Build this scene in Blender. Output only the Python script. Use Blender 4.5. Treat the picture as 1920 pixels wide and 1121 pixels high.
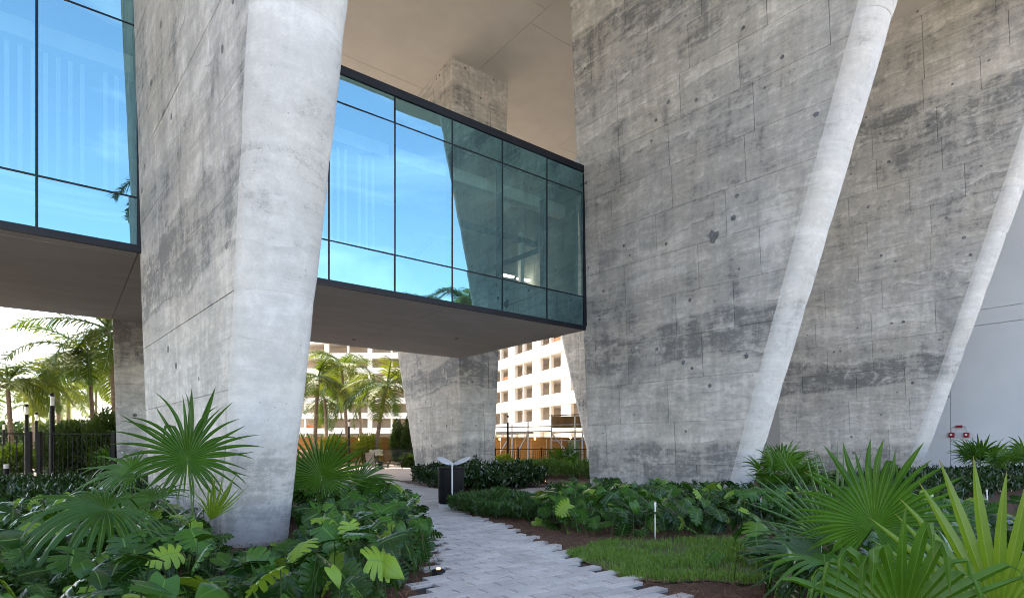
import bpy, math, random
from mathutils import Vector, Matrix, noise as mnoise

random.seed(7)
for _o in list(bpy.data.objects):
    bpy.data.objects.remove(_o)
scene = bpy.context.scene
COL = scene.collection

# ------------------------------------------------------------------ camera, sky, sun, exposure
# world x runs along the glass bridge, y runs through under the building, z is up
H = 1.3
F = 1097.0                      # focal length in pixels of a 1920 wide frame
HOR = 841.0                     # horizon row
CU, SU = 0.7907, 0.6121
cam_d = bpy.data.cameras.new('camera')
cam = bpy.data.objects.new('camera', cam_d)
COL.objects.link(cam)
cam.location = (0, 0, H)
cam.rotation_euler = (math.radians(90), 0, -math.atan2(SU, CU))
cam_d.sensor_width = 36
cam_d.lens = 36 * F / 1920
cam_d.shift_y = (HOR - 560.5) / 1920
cam_d.clip_start = 0.05
cam_d.clip_end = 4000
scene.camera = cam

SUN_EL = math.radians(58)
SUN_AZ_VEC = Vector((-0.36, 0.93, 0)).normalized()      # towards the sun, seen from above
world = bpy.data.worlds.new('World')
scene.world = world
world.use_nodes = True
wn, wl = world.node_tree.nodes, world.node_tree.links
wn.clear()
w_out = wn.new('ShaderNodeOutputWorld')
w_bg = wn.new('ShaderNodeBackground')
w_sky = wn.new('ShaderNodeTexSky')
w_sky.sky_type = 'NISHITA'
w_sky.sun_disc = False
w_sky.sun_elevation = SUN_EL
w_sky.sun_rotation = math.atan2(SUN_AZ_VEC.x, SUN_AZ_VEC.y)
w_sky.air_density = 1.0
w_sky.dust_density = 0.6
w_sky.ozone_density = 1.6
w_bg.inputs['Strength'].default_value = 0.15
# thin high cloud over the whole sky
w_tc = wn.new('ShaderNodeTexCoord')
w_map = wn.new('ShaderNodeMapping')
w_map.inputs['Scale'].default_value = (1.1, 1.1, 5.0)
w_map.inputs['Rotation'].default_value = (0.12, 0.2, 0.4)
w_no = wn.new('ShaderNodeTexNoise')
w_no.inputs['Scale'].default_value = 1.7
w_no.inputs['Detail'].default_value = 9
w_no.inputs['Roughness'].default_value = 0.62
w_no.inputs['Distortion'].default_value = 0.7
w_rmp = wn.new('ShaderNodeValToRGB')
w_rmp.color_ramp.elements[0].position = 0.50
w_rmp.color_ramp.elements[0].color = (0, 0, 0, 1)
w_rmp.color_ramp.elements[1].position = 0.92
w_rmp.color_ramp.elements[1].color = (0.42, 0.42, 0.42, 1)
w_mix = wn.new('ShaderNodeMixRGB')
w_mix.inputs['Color2'].default_value = (7.5, 8.0, 8.6, 1)
wl.new(w_tc.outputs['Generated'], w_map.inputs['Vector'])
wl.new(w_map.outputs[0], w_no.inputs['Vector'])
wl.new(w_no.outputs['Fac'], w_rmp.inputs['Fac'])
wl.new(w_rmp.outputs['Color'], w_mix.inputs['Fac'])
wl.new(w_sky.outputs[0], w_mix.inputs['Color1'])
wl.new(w_mix.outputs[0], w_bg.inputs['Color'])
wl.new(w_bg.outputs[0], w_out.inputs['Surface'])

sun_d = bpy.data.lights.new('sun', 'SUN')
sun_d.energy = 3.2
sun_d.angle = math.radians(0.53)
sun_d.color = (1.0, 0.95, 0.86)
sun = bpy.data.objects.new('sun', sun_d)
COL.objects.link(sun)
_dir = SUN_AZ_VEC * math.cos(SUN_EL) + Vector((0, 0, math.sin(SUN_EL)))
sun.rotation_euler = _dir.to_track_quat('Z', 'Y').to_euler()
sun.location = (0, 60, 80)

scene.view_settings.view_transform = 'Standard'
scene.view_settings.look = 'None'
scene.view_settings.gamma = 1
scene.view_settings.use_curve_mapping = False
scene.view_settings.exposure = 2.44
scene.view_settings.use_white_balance = True          # camera set for open shade
scene.view_settings.white_balance_temperature = 7450
scene.view_settings.white_balance_tint = 16
scene.render.engine = 'CYCLES'
cy = scene.cycles
cy.use_denoising = True
cy.filter_width = 1.0
cy.max_bounces = 8
cy.diffuse_bounces = 5
cy.glossy_bounces = 4
cy.transmission_bounces = 5
cy.transparent_max_bounces = 10
cy.sample_clamp_indirect = 6
cy.caustics_reflective = False
cy.caustics_refractive = False


# ------------------------------------------------------------------ helpers
def C2W(X, Y, z=0.0):
    return Vector((CU * X + SU * Y, -SU * X + CU * Y, z))


def P(px, py, Y):
    """point at forward distance Y that the photo shows at (px, py)"""
    return C2W((px - 960) / F * Y, Y, H + (HOR - py) / F * Y)


def G(px, py, z=0.0):
    return P(px, py, (H - z) * F / (py - HOR))


CAMR = C2W(1, 0)          # the viewer's right, level
CAMF = C2W(0, 1)
UP = Vector((0, 0, 1))


class MB:
    def __init__(self):
        self.v, self.f, self.m, self.uv = [], [], [], []

    def add(self, vs, fs, mi=0, uvs=None):
        b = len(self.v)
        self.v.extend([tuple(p) for p in vs])
        self.uv.extend(uvs if uvs else [(0.5, 0.5)] * len(vs))
        for f in fs:
            self.f.append(tuple(i + b for i in f))
            self.m.append(mi)
        return self

    def box(self, c, s, rz=0.0, mi=0, M=None):
        hx, hy, hz = s[0] / 2, s[1] / 2, s[2] / 2
        vs = [Vector((x, y, z)) for x in (-hx, hx) for y in (-hy, hy) for z in (-hz, hz)]
        if M is None:
            M = Matrix.Translation(Vector(c)) @ Matrix.Rotation(rz, 4, 'Z')
        else:
            M = Matrix.Translation(Vector(c)) @ M
        vs = [M @ p for p in vs]
        return self.add(vs, [(0, 1, 3, 2), (4, 6, 7, 5), (0, 4, 5, 1), (2, 3, 7, 6), (0, 2, 6, 4), (1, 5, 7, 3)], mi)

    def bar(self, a, b, w, h, mi=0):
        a, b = Vector(a), Vector(b)
        d = b - a
        q = d.to_track_quat('X', 'Z').to_matrix().to_4x4()
        return self.box((a + b) / 2, (d.length, w, h), mi=mi, M=q)

    def tube(self, pts, radii, n=8, mi=0, cap=True):
        pts = [Vector(p) for p in pts]
        if not isinstance(radii, (list, tuple)):
            radii = [radii] * len(pts)
        vs, fs = [], []
        prev = None
        for i, p in enumerate(pts):
            t = (pts[min(i + 1, len(pts) - 1)] - pts[max(i - 1, 0)]).normalized()
            if prev is None:
                ref = Vector((0, 0, 1)) if abs(t.z) < 0.9 else Vector((1, 0, 0))
                x = t.cross(ref).normalized()
            else:
                x = (prev - t * prev.dot(t)).normalized()
            prev = x
            y = t.cross(x)
            for k in range(n):
                a = 2 * math.pi * k / n
                vs.append(p + (x * math.cos(a) + y * math.sin(a)) * radii[i])
        for i in range(len(pts) - 1):
            for k in range(n):
                k2 = (k + 1) % n
                fs.append((i * n + k, i * n + k2, (i + 1) * n + k2, (i + 1) * n + k))
        if cap:
            fs.append(tuple(range(n - 1, -1, -1)))
            fs.append(tuple((len(pts) - 1) * n + k for k in range(n)))
        return self.add(vs, fs, mi)

    def lathe(self, prof, n=20, c=(0, 0, 0), mi=0, sx=1, sy=1):
        c = Vector(c)
        vs, fs = [], []
        for r, z in prof:
            for k in range(n):
                a = 2 * math.pi * k / n
                vs.append(c + Vector((math.cos(a) * r * sx, math.sin(a) * r * sy, z)))
        for i in range(len(prof) - 1):
            for k in range(n):
                k2 = (k + 1) % n
                fs.append((i * n + k, i * n + k2, (i + 1) * n + k2, (i + 1) * n + k))
        fs.append(tuple(range(n - 1, -1, -1)))
        fs.append(tuple((len(prof) - 1) * n + k for k in range(n)))
        return self.add(vs, fs, mi)

    def mesh(self, name, mats, smooth=False):
        me = bpy.data.meshes.new(name)
        me.from_pydata(self.v, [], self.f)
        if not isinstance(mats, (list, tuple)):
            mats = [mats]
        for m in mats:
            me.materials.append(m)
        if len(mats) > 1:
            me.polygons.foreach_set('material_index', self.m)
        uvl = me.uv_layers.new(name='UVMap')
        li = [0] * len(me.loops)
        me.loops.foreach_get('vertex_index', li)
        flat = []
        for i in li:
            flat.extend(self.uv[i])
        uvl.data.foreach_set('uv', flat)
        if smooth:
            me.polygons.foreach_set('use_smooth', [True] * len(me.polygons))
        me.update()
        return me

    def build(self, name, mats, parent=None, smooth=False, loc=None):
        return link(name, self.mesh(name, mats, smooth), parent, loc)


def link(name, me, parent=None, loc=None):
    o = bpy.data.objects.new(name, me)
    COL.objects.link(o)
    if parent is not None:
        o.parent = parent
    if loc is not None:
        o.location = loc
    return o


def tag(o, label=None, cat=None, group=None, kind=None):
    if label:
        o['label'] = label
    if cat:
        o['category'] = cat
    if group:
        o['group'] = group
    if kind:
        o['kind'] = kind
    return o


def thing(name, label, cat, loc=(0, 0, 0), group=None, rz=0.0):
    o = link(name, None)
    o.location = loc
    o.rotation_euler = (0, 0, rz)
    o.empty_display_size = 0.2
    return tag(o, label, cat, group)


def copy_tree(o, parent=None):
    c = o.copy()
    COL.objects.link(c)
    c.parent = parent
    for ch in list(o.children):
        copy_tree(ch, c)
    return c


def in_poly(x, y, poly):
    r = False
    j = len(poly) - 1
    for i in range(len(poly)):
        xi, yi = poly[i][0], poly[i][1]
        xj, yj = poly[j][0], poly[j][1]
        if (yi > y) != (yj > y) and x < (xj - xi) * (y - yi) / (yj - yi) + xi:
            r = not r
        j = i
    return r


# ------------------------------------------------------------------ materials
class NT:
    def __init__(self, name):
        self.mat = bpy.data.materials.new(name)
        self.mat.use_nodes = True
        self.t = self.mat.node_tree
        self.t.nodes.clear()
        self.out = self.n('ShaderNodeOutputMaterial')

    def n(self, typ, **kw):
        nd = self.t.nodes.new(typ)
        for k, v in kw.items():
            setattr(nd, k, v)
        return nd

    def l(self, a, b):
        self.t.links.new(a, b)

    def setv(self, sock, v):
        if hasattr(v, 'is_output'):
            self.l(v, sock)
        else:
            if isinstance(v, (tuple, list)) and len(v) == 3 and sock.type == 'RGBA':
                v = (*v, 1)
            sock.default_value = v

    def math(self, op, a, b=0.0, clamp=False):
        nd = self.n('ShaderNodeMath', operation=op, use_clamp=clamp)
        self.setv(nd.inputs[0], a)
        self.setv(nd.inputs[1], b)
        return nd.outputs[0]

    def mix(self, fac, a, b, mode='MIX'):
        nd = self.n('ShaderNodeMixRGB', blend_type=mode)
        self.setv(nd.inputs[0], fac)
        self.setv(nd.inputs[1], a)
        self.setv(nd.inputs[2], b)
        return nd.outputs[0]

    def noise(self, vec, scale, detail=4, rough=0.55, dist=0.0, sc3=None):
        if sc3:
            mp = self.n('ShaderNodeMapping')
            mp.inputs['Scale'].default_value = sc3
            self.l(vec, mp.inputs['Vector'])
            vec = mp.outputs[0]
        nd = self.n('ShaderNodeTexNoise')
        if vec is not None:
            self.l(vec, nd.inputs['Vector'])
        nd.inputs['Scale'].default_value = scale
        nd.inputs['Detail'].default_value = detail
        nd.inputs['Roughness'].default_value = rough
        nd.inputs['Distortion'].default_value = dist
        return nd.outputs['Fac']

    def ramp(self, fac, lo, hi, a=0.0, b=1.0):
        nd = self.n('ShaderNodeMapRange')
        nd.interpolation_type = 'SMOOTHSTEP'
        self.setv(nd.inputs['Value'], fac)
        nd.inputs['From Min'].default_value = lo
        nd.inputs['From Max'].default_value = hi
        nd.inputs['To Min'].default_value = a
        nd.inputs['To Max'].default_value = b
        return nd.outputs['Result']

    def pos(self):
        return self.n('ShaderNodeNewGeometry').outputs['Position']

    def bump(self, h, strength=0.3, dist=0.02):
        nd = self.n('ShaderNodeBump')
        nd.inputs['Strength'].default_value = strength
        nd.inputs['Distance'].default_value = dist
        self.l(h, nd.inputs['Height'])
        return nd.outputs[0]

    def bsdf(self, color, rough=0.6, metal=0.0, spec=0.5, normal=None):
        nd = self.n('ShaderNodeBsdfPrincipled')
        self.setv(nd.inputs['Base Color'], color)
        self.setv(nd.inputs['Roughness'], rough)
        nd.inputs['Metallic'].default_value = metal
        nd.inputs['Specular IOR Level'].default_value = spec
        if normal is not None:
            self.l(normal, nd.inputs['Normal'])
        return nd.outputs[0]

    def done(self, sh):
        self.l(sh, self.out.inputs['Surface'])
        return self.mat


def plain(name, c1, c2=None, scale=3.0, rough=0.6, metal=0.0, spec=0.4, bump=0.0, bscale=None, rnd=0.0, detail=5, sc3=None):
    t = NT(name)
    p = t.pos()
    c2 = c2 or tuple(x * 0.8 for x in c1)
    f = t.ramp(t.noise(p, scale, detail, sc3=sc3), 0.3, 0.7)
    col = t.mix(f, c1, c2)
    if rnd:
        r = t.n('ShaderNodeObjectInfo').outputs['Random']
        k = t.math('ADD', t.math('MULTIPLY', r, rnd * 2), 1 - rnd)
        hv = t.n('ShaderNodeHueSaturation')
        t.l(k, hv.inputs['Value'])
        t.l(col, hv.inputs['Color'])
        col = hv.outputs[0]
    nm = None
    if bump:
        nm = t.bump(t.noise(p, bscale or scale * 8, 4), bump, 0.01)
    return t.done(t.bsdf(col, rough, metal, spec, nm))


def emit(name, c, s):
    t = NT(name)
    e = t.n('ShaderNodeEmission')
    e.inputs['Color'].default_value = (*c, 1)
    e.inputs['Strength'].default_value = s
    return t.done(e.outputs[0])


def concrete(name, dark, mid, light, lo=0.0, streak=1.0, effl=1.0, damp=1.0, bandamp=1.0, pit=1.0):
    t = NT(name)
    p = t.pos()
    sep = t.n('ShaderNodeSeparateXYZ')
    t.l(p, sep.inputs[0])
    z = sep.outputs['Z']
    # concrete lifts: wavy level bands, each with its own tone, pale laitance along the joint
    wob = t.noise(p, 0.32, 4, 0.5)
    wob2 = t.noise(p, 1.7, 6, 0.6)
    zw = t.math('ADD', t.math('ADD', z, t.math('MULTIPLY', wob, 1.7)), t.math('MULTIPLY', wob2, 0.13))
    zb = t.math('DIVIDE', zw, 1.17)
    fl = t.math('FLOOR', zb)
    fr = t.math('FRACT', zb)
    wn_ = t.n('ShaderNodeTexWhiteNoise', noise_dimensions='1D')
    t.l(fl, wn_.inputs['W'])
    wn2 = t.n('ShaderNodeTexWhiteNoise', noise_dimensions='1D')
    t.l(t.math('ADD', fl, 1.0), wn2.inputs['W'])
    sm = t.ramp(fr, 0.86, 1.0)
    band = t.math('ADD', t.math('MULTIPLY', wn_.outputs['Value'], t.math('SUBTRACT', 1.0, sm)), t.math('MULTIPLY', wn2.outputs['Value'], sm))
    edge = t.math('SUBTRACT', 1.0, t.ramp(fr, 0.0, 0.22))
    edge_dark = t.ramp(fr, 0.955, 1.0)
    big = t.noise(p, 0.55, 8, 0.62, 0.8)
    fine = t.noise(p, 7.0, 8, 0.7, 0.3)
    grain = t.noise(p, 55.0, 3, 0.6)
    vst = t.noise(p, 1.0, 7, 0.65, 0.4, sc3=(2.6, 2.6, 0.38))
    hst = t.noise(p, 1.0, 8, 0.72, 0.6, sc3=(0.75, 0.75, 3.4))
    hst2 = t.noise(p, 1.0, 6, 0.7, 0.3, sc3=(1.4, 1.4, 11.0))
    tone = t.math('ADD', t.math('MULTIPLY', t.math('SUBTRACT', band, 0.5), 0.50 * bandamp), 0.5 + lo)
    tone = t.math('ADD', tone, t.math('MULTIPLY', t.math('SUBTRACT', big, 0.5), 0.85))
    tone = t.math('ADD', tone, t.math('MULTIPLY', t.math('SUBTRACT', hst, 0.5), 1.15))
    tone = t.math('ADD', tone, t.math('MULTIPLY', t.math('SUBTRACT', hst2, 0.5), 0.7))
    tone = t.math('ADD', tone, t.math('MULTIPLY', t.math('SUBTRACT', vst, 0.5), 1.0 * streak))
    tone = t.math('ADD', tone, t.math('MULTIPLY', t.math('SUBTRACT', fine, 0.5), 0.85))
    tone = t.math('ADD', tone, t.math('MULTIPLY', t.math('SUBTRACT', grain, 0.5), 0.5))
    r = t.n('ShaderNodeObjectInfo').outputs['Random']
    tone = t.math('ADD', tone, t.math('MULTIPLY', t.math('SUBTRACT', r, 0.5), 0.16))
    c = t.mix(t.ramp(tone, 0.12, 0.52), dark, mid)
    c = t.mix(t.ramp(tone, 0.48, 1.12), c, light)
    # warm / cool drift
    c = t.mix(t.ramp(t.noise(p, 0.45, 3), 0.4, 0.65, 0.0, 0.45), c, (1.04, 0.98, 0.88), 'MULTIPLY')
    # lime specks and small dark marks
    sp1 = t.noise(p, 16.0, 5, 0.75)
    patchy = t.ramp(t.noise(p, 0.9, 4), 0.38, 0.62)
    c = t.mix(t.math('MULTIPLY', t.ramp(sp1, 0.57, 0.66), t.math('MULTIPLY', patchy, 0.5 * effl)), c, tuple(min(1, x * 1.1) for x in light))
    c = t.mix(t.math('MULTIPLY', t.ramp(t.noise(p, 22.0, 4, 0.7), 0.62, 0.70), 0.30 * pit), c, tuple(x * 0.6 for x in dark))
    # efflorescence
    em = t.math('MULTIPLY', t.ramp(t.noise(p, 1.15, 10, 0.72, 0.6, sc3=(1, 1, 1.5)), 0.52, 0.70), 0.72 * effl)
    em2 = t.math('MULTIPLY', t.math('MULTIPLY', edge, t.ramp(t.noise(p, 1.3, 9, 0.75, 0.5, sc3=(1, 1, 0.5)), 0.42, 0.66)), 0.7 * effl)
    em = t.math('MAXIMUM', em, em2)
    em = t.math('MULTIPLY', em, t.ramp(fine, 0.36, 0.58, 0.45, 1.0))
    c = t.mix(em, c, tuple(min(1, x * 1.12) for x in light))
    # damp patches with a hard lower rim
    dm = t.math('MULTIPLY', t.ramp(t.noise(p, 0.62, 7, 0.6, 0.9, sc3=(1, 1, 0.8)), 0.56, 0.74), 0.6 * damp)
    c = t.mix(dm, c, tuple(x * 0.92 for x in dark))
    c = t.mix(t.math('MULTIPLY', edge_dark, t.ramp(wob2, 0.45, 0.62, 0.0, 0.35 * bandamp)), c, tuple(x * 0.7 for x in dark))
    # bug holes
    vo = t.n('ShaderNodeTexVoronoi')
    vo.inputs['Scale'].default_value = 9.0
    t.l(p, vo.inputs['Vector'])
    ph = t.math('MULTIPLY', t.math('SUBTRACT', 1.0, t.ramp(vo.outputs['Distance'], 0.05, 0.12)),
                t.ramp(t.noise(p, 1.4, 3), 0.45, 0.62))
    c = t.mix(t.math('MULTIPLY', ph, 0.6 * pit), c, (0.07, 0.07, 0.07))
    # a few rust spots
    vo2 = t.n('ShaderNodeTexVoronoi')
    vo2.inputs['Scale'].default_value = 2.2
    t.l(p, vo2.inputs['Vector'])
    rs = t.math('MULTIPLY', t.math('SUBTRACT', 1.0, t.ramp(vo2.outputs['Distance'], 0.02, 0.05)),
                t.ramp(t.noise(p, 0.9, 2), 0.53, 0.6))
    c = t.mix(t.math('MULTIPLY', rs, 0.8), c, (0.30, 0.14, 0.04))
    hgt = t.math('ADD', t.math('MULTIPLY', fine, 0.6), t.math('MULTIPLY', grain, 0.25))
    hgt = t.math('SUBTRACT', hgt, t.math('MULTIPLY', ph, 0.5))
    hgt = t.math('ADD', hgt, t.math('MULTIPLY', fr, 0.06))
    nm = t.bump(hgt, 0.35, 0.02)
    return t.done(t.bsdf(c, t.ramp(tone, 0.2, 0.9, 0.72, 0.9), 0, 0.35, nm))


M = {}
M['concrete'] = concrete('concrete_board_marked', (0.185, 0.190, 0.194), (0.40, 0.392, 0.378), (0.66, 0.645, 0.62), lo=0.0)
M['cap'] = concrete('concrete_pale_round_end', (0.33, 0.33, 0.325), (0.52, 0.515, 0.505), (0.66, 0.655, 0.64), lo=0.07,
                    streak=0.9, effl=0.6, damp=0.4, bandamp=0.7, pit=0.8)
M['patch'] = plain('concrete_repair_patch', (0.12, 0.13, 0.145), (0.20, 0.21, 0.22), 9, 0.85, bump=0.4)
M['tie'] = plain('tie_hole_mortar', (0.09, 0.09, 0.095), (0.26, 0.26, 0.26), 14, 0.9)
M['groove'] = plain('joint_dark', (0.035, 0.033, 0.030), None, 5, 0.95)
M['ceiling'] = plain('stucco_ceiling', (0.78, 0.745, 0.69), (0.72, 0.685, 0.635), 0.8, 0.85, bump=0.25, bscale=26)
M['soffit'] = plain('stucco_soffit', (0.62, 0.625, 0.63), (0.55, 0.555, 0.56), 1.3, 0.8, bump=0.35, bscale=9, sc3=(0.5, 2.5, 1))
M['endwall'] = plain('painted_stucco', (0.58, 0.61, 0.635), (0.54, 0.57, 0.60), 0.5, 0.75, bump=0.45, bscale=16)
M['frame'] = plain('dark_aluminium', (0.008, 0.010, 0.015), (0.012, 0.014, 0.020), 2, 0.45, 0.0, 0.22)
M['trim'] = plain('galvanised_trim', (0.55, 0.56, 0.57), None, 4, 0.4, 0.6)
M['room'] = plain('interior_plaster', (0.42, 0.43, 0.42), None, 1, 0.8)
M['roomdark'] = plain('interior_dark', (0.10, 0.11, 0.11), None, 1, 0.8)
M['slat'] = plain('interior_slat', (0.86, 0.87, 0.86), None, 1, 0.7)
M['striplight'] = emit('strip_light', (1.0, 0.93, 0.80), 6)
M['downlight'] = emit('down_light', (1.0, 0.95, 0.85), 12)
M['bulb'] = emit('warm_bulb', (1.0, 0.70, 0.28), 4)
M['groundlamp'] = emit('ground_lamp', (1.0, 0.50, 0.16), 1.6)
M['mulch'] = plain('pine_straw_mulch', (0.055, 0.026, 0.016), (0.115, 0.052, 0.030), 30, 0.95, bump=1.0, bscale=90, detail=8)
M['straw'] = plain('pine_needle', (0.12, 0.055, 0.030), (0.24, 0.125, 0.070), 9, 0.85)
M['sand'] = plain('sunlit_ground', (0.43, 0.39, 0.33), (0.33, 0.31, 0.26), 0.15, 0.95, bump=0.3, bscale=3)
M['paver'] = plain('concrete_paver', (0.51, 0.48, 0.445), (0.40, 0.375, 0.35), 2.2, 0.85, bump=0.5, bscale=120, rnd=0.10)
M['patio'] = plain('tan_paver', (0.44, 0.36, 0.30), (0.38, 0.31, 0.26), 1.2, 0.85, bump=0.3, bscale=60, rnd=0.08)
M['turf'] = plain('lawn_base', (0.055, 0.085, 0.022), (0.085, 0.075, 0.032), 8, 0.95, bump=0.6, bscale=60)
M['black'] = plain('black_powder_coat', (0.008, 0.008, 0.009), (0.012, 0.012, 0.013), 3, 0.5, 0.0, 0.16)
M['silver'] = plain('brushed_grey_metal', (0.58, 0.60, 0.62), (0.50, 0.52, 0.54), 5, 0.45, 0.1)
M['pvc'] = plain('white_pvc', (0.72, 0.72, 0.70), (0.60, 0.60, 0.58), 12, 0.5)
M['copper'] = plain('riser_cap', (0.20, 0.07, 0.03), None, 5, 0.5)
M['red'] = plain('red_alarm_plastic', (0.30, 0.012, 0.03), (0.24, 0.01, 0.025), 5, 0.4)
M['lampglass'] = plain('frosted_lamp_glass', (0.75, 0.76, 0.74), (0.6, 0.6, 0.58), 4, 0.3)
M['trunk'] = plain('palm_trunk', (0.20, 0.155, 0.115), (0.11, 0.085, 0.062), 1.0, 0.95, bump=0.8, bscale=9, sc3=(2, 2, 14))
M['bark'] = plain('shrub_stem', (0.09, 0.065, 0.045), None, 8, 0.95)
M['plywood'] = plain('plywood_hoarding', (0.33, 0.165, 0.048), (0.25, 0.115, 0.032), 1.2, 0.8, rnd=0.12, sc3=(1, 1, 6))
M['timber'] = plain('formwork_timber', (0.32, 0.20, 0.09), (0.22, 0.13, 0.06), 2, 0.85, rnd=0.1)
M['steel'] = plain('scaffold_tube', (0.50, 0.51, 0.52), None, 3, 0.45, 0.5)
M['bwhite'] = plain('raw_white_building', (0.70, 0.635, 0.545), (0.62, 0.56, 0.48), 0.12, 0.9)
M['bdark'] = plain('unfinished_interior', (0.46, 0.38, 0.31), (0.54, 0.45, 0.37), 0.3, 0.95)
M['orange'] = plain('orange_safety_net', (0.55, 0.16, 0.05), (0.6, 0.25, 0.12), 0.8, 0.9)
M['sling'] = plain('chaise_sling', (0.30, 0.25, 0.22), (0.26, 0.22, 0.19), 6, 0.9)


def leaf(name, c1, c2, young=None, rough=0.35, trans=0.25, vein=None, tcol=None, nscale=1.5, spec=0.5, stripes=0, tip=False):
    """leaf shader: two tones by object and place, light vein along u=0.5, some light passing through"""
    t = NT(name)
    p = t.pos()
    r = t.n('ShaderNodeObjectInfo').outputs['Random']
    f = t.math('ADD', t.math('MULTIPLY', t.noise(p, nscale, 3), 0.7), t.math('MULTIPLY', r, 0.5))
    c = t.mix(t.ramp(f, 0.3, 0.9), c1, c2)
    if young:
        c = t.mix(t.ramp(r, 0.86, 0.95), c, young)
    uv = t.n('ShaderNodeUVMap').outputs['UV']
    sep = t.n('ShaderNodeSeparateXYZ')
    t.l(uv, sep.inputs[0])
    nm = None
    if vein:
        d = t.math('ABSOLUTE', t.math('SUBTRACT', sep.outputs['X'], 0.5))
        vm = t.math('SUBTRACT', 1.0, t.ramp(d, 0.012, 0.035))
        c = t.mix(t.math('MULTIPLY', vm, 0.8), c, vein)
    if stripes:
        w = t.math('SINE', t.math('MULTIPLY', sep.outputs['X'], stripes))
        c = t.mix(t.math('MULTIPLY', t.ramp(w, 0.5, 1.0), 0.22), c, tuple(min(1, x * 1.8) for x in c2))
    if tip:
        tm = t.math('MULTIPLY', t.ramp(t.math('ADD', sep.outputs['Y'], t.math('MULTIPLY', t.noise(p, 9, 2), 0.12)), 1.0, 1.07), 0.85)
        c = t.mix(tm, c, (0.24, 0.15, 0.06))
    nm = t.bump(t.noise(p, 25, 3), 0.12, 0.01)
    b = t.bsdf(c, rough, 0, spec, nm)
    tr = t.n('ShaderNodeBsdfTranslucent')
    tc = t.mix(1.0, c, tcol or (1.5, 1.5, 0.5), 'MULTIPLY')
    t.l(tc, tr.inputs['Color'])
    ms = t.n('ShaderNodeMixShader')
    ms.inputs[0].default_value = trans
    t.l(b, ms.inputs[1])
    t.l(tr.outputs[0], ms.inputs[2])
    return t.done(ms.outputs[0])


M['monstera'] = leaf('split_leaf', (0.008, 0.034, 0.007), (0.040, 0.125, 0.016), (0.16, 0.27, 0.03), 0.27, 0.22, (0.10, 0.20, 0.05), spec=0.28)
M['petiole'] = leaf('petiole', (0.06, 0.12, 0.03), (0.09, 0.16, 0.04), None, 0.45, 0.1)
M['darkstem'] = leaf('dark_stem', (0.025, 0.055, 0.014), (0.045, 0.085, 0.020), None, 0.5, 0.1, spec=0.2)
M['fan'] = leaf('fan_leaf', (0.022, 0.076, 0.008), (0.058, 0.155, 0.015), None, 0.33, 0.34, (0.11, 0.21, 0.05), (1.8, 1.7, 0.4), spec=0.28, tip=True, nscale=3)
M['fanblue'] = leaf('fan_leaf_bluish', (0.022, 0.066, 0.020), (0.052, 0.130, 0.036), None, 0.36, 0.28, (0.11, 0.20, 0.08), (1.6, 1.6, 0.6), spec=0.35, tip=True, nscale=3)
M['fanbright'] = leaf('fan_leaf_yellow_green', (0.085, 0.165, 0.018), (0.13, 0.22, 0.026), None, 0.36, 0.38, (0.20, 0.29, 0.06), (1.6, 1.5, 0.4), tip=True, nscale=3)
M['fantip'] = plain('dry_leaf_tip', (0.22, 0.13, 0.06), None, 5, 0.8)
M['coco'] = leaf('coconut_frond', (0.024, 0.062, 0.011), (0.090, 0.125, 0.015), None, 0.5, 0.34, None, (2.2, 1.8, 0.35), nscale=0.5, spec=0.2)
M['hedge'] = leaf('hedge_leaf', (0.018, 0.046, 0.009), (0.045, 0.085, 0.013), None, 0.4, 0.3, None, (1.7, 1.6, 0.4), nscale=4)
M['yellowbush'] = leaf('yellow_green_leaf', (0.14, 0.18, 0.02), (0.26, 0.28, 0.03), None, 0.45, 0.4, None, None, nscale=5)
M['cover'] = leaf('ground_cover_leaf', (0.006, 0.024, 0.006), (0.026, 0.070, 0.013), None, 0.27, 0.2, None, None, nscale=7)
M['lowshrub'] = leaf('low_shrub_leaf', (0.026, 0.075, 0.012), (0.08, 0.16, 0.022), None, 0.4, 0.3, None, None, nscale=5)
M['grass'] = leaf('grass_blade', (0.07, 0.165, 0.022), (0.15, 0.26, 0.040), None, 0.5, 0.35, None, None, nscale=6)


def glass_mat():
    t = NT('coated_glass')
    lw = t.n('ShaderNodeLayerWeight')
    lw.inputs['Blend'].default_value = 0.42
    fac = t.ramp(lw.outputs['Fresnel'], 0.0, 1.0, 0.37, 0.97)
    g = t.n('ShaderNodeBsdfGlossy')
    g.inputs['Roughness'].default_value = 0.008
    g.inputs['Color'].default_value = (0.42, 0.88, 1.0, 1)
    # slight roller-wave of toughened glass
    p = t.pos()
    nb = t.bump(t.noise(p, 0.55, 2, 0.5), 0.10, 0.02)
    t.l(nb, g.inputs['Normal'])
    tr = t.n('ShaderNodeBsdfTransparent')
    tr.inputs['Color'].default_value = (0.48, 0.60, 0.56, 1)
    ms = t.n('ShaderNodeMixShader')
    t.l(fac, ms.inputs[0])
    t.l(tr.outputs[0], ms.inputs[1])
    t.l(g.outputs[0], ms.inputs[2])
    df = t.n('ShaderNodeBsdfDiffuse')
    df.inputs['Color'].default_value = (0.5, 0.55, 0.58, 1)
    m2 = t.n('ShaderNodeMixShader')
    t.l(t.ramp(t.noise(p, 1.1, 6, 0.65, 0.4, sc3=(1, 1, 0.6)), 0.35, 0.75, 0.004, 0.03), m2.inputs[0])
    t.l(ms.outputs[0], m2.inputs[1])
    t.l(df.outputs[0], m2.inputs[2])
    return t.done(m2.outputs[0])


M['glass'] = glass_mat()


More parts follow.
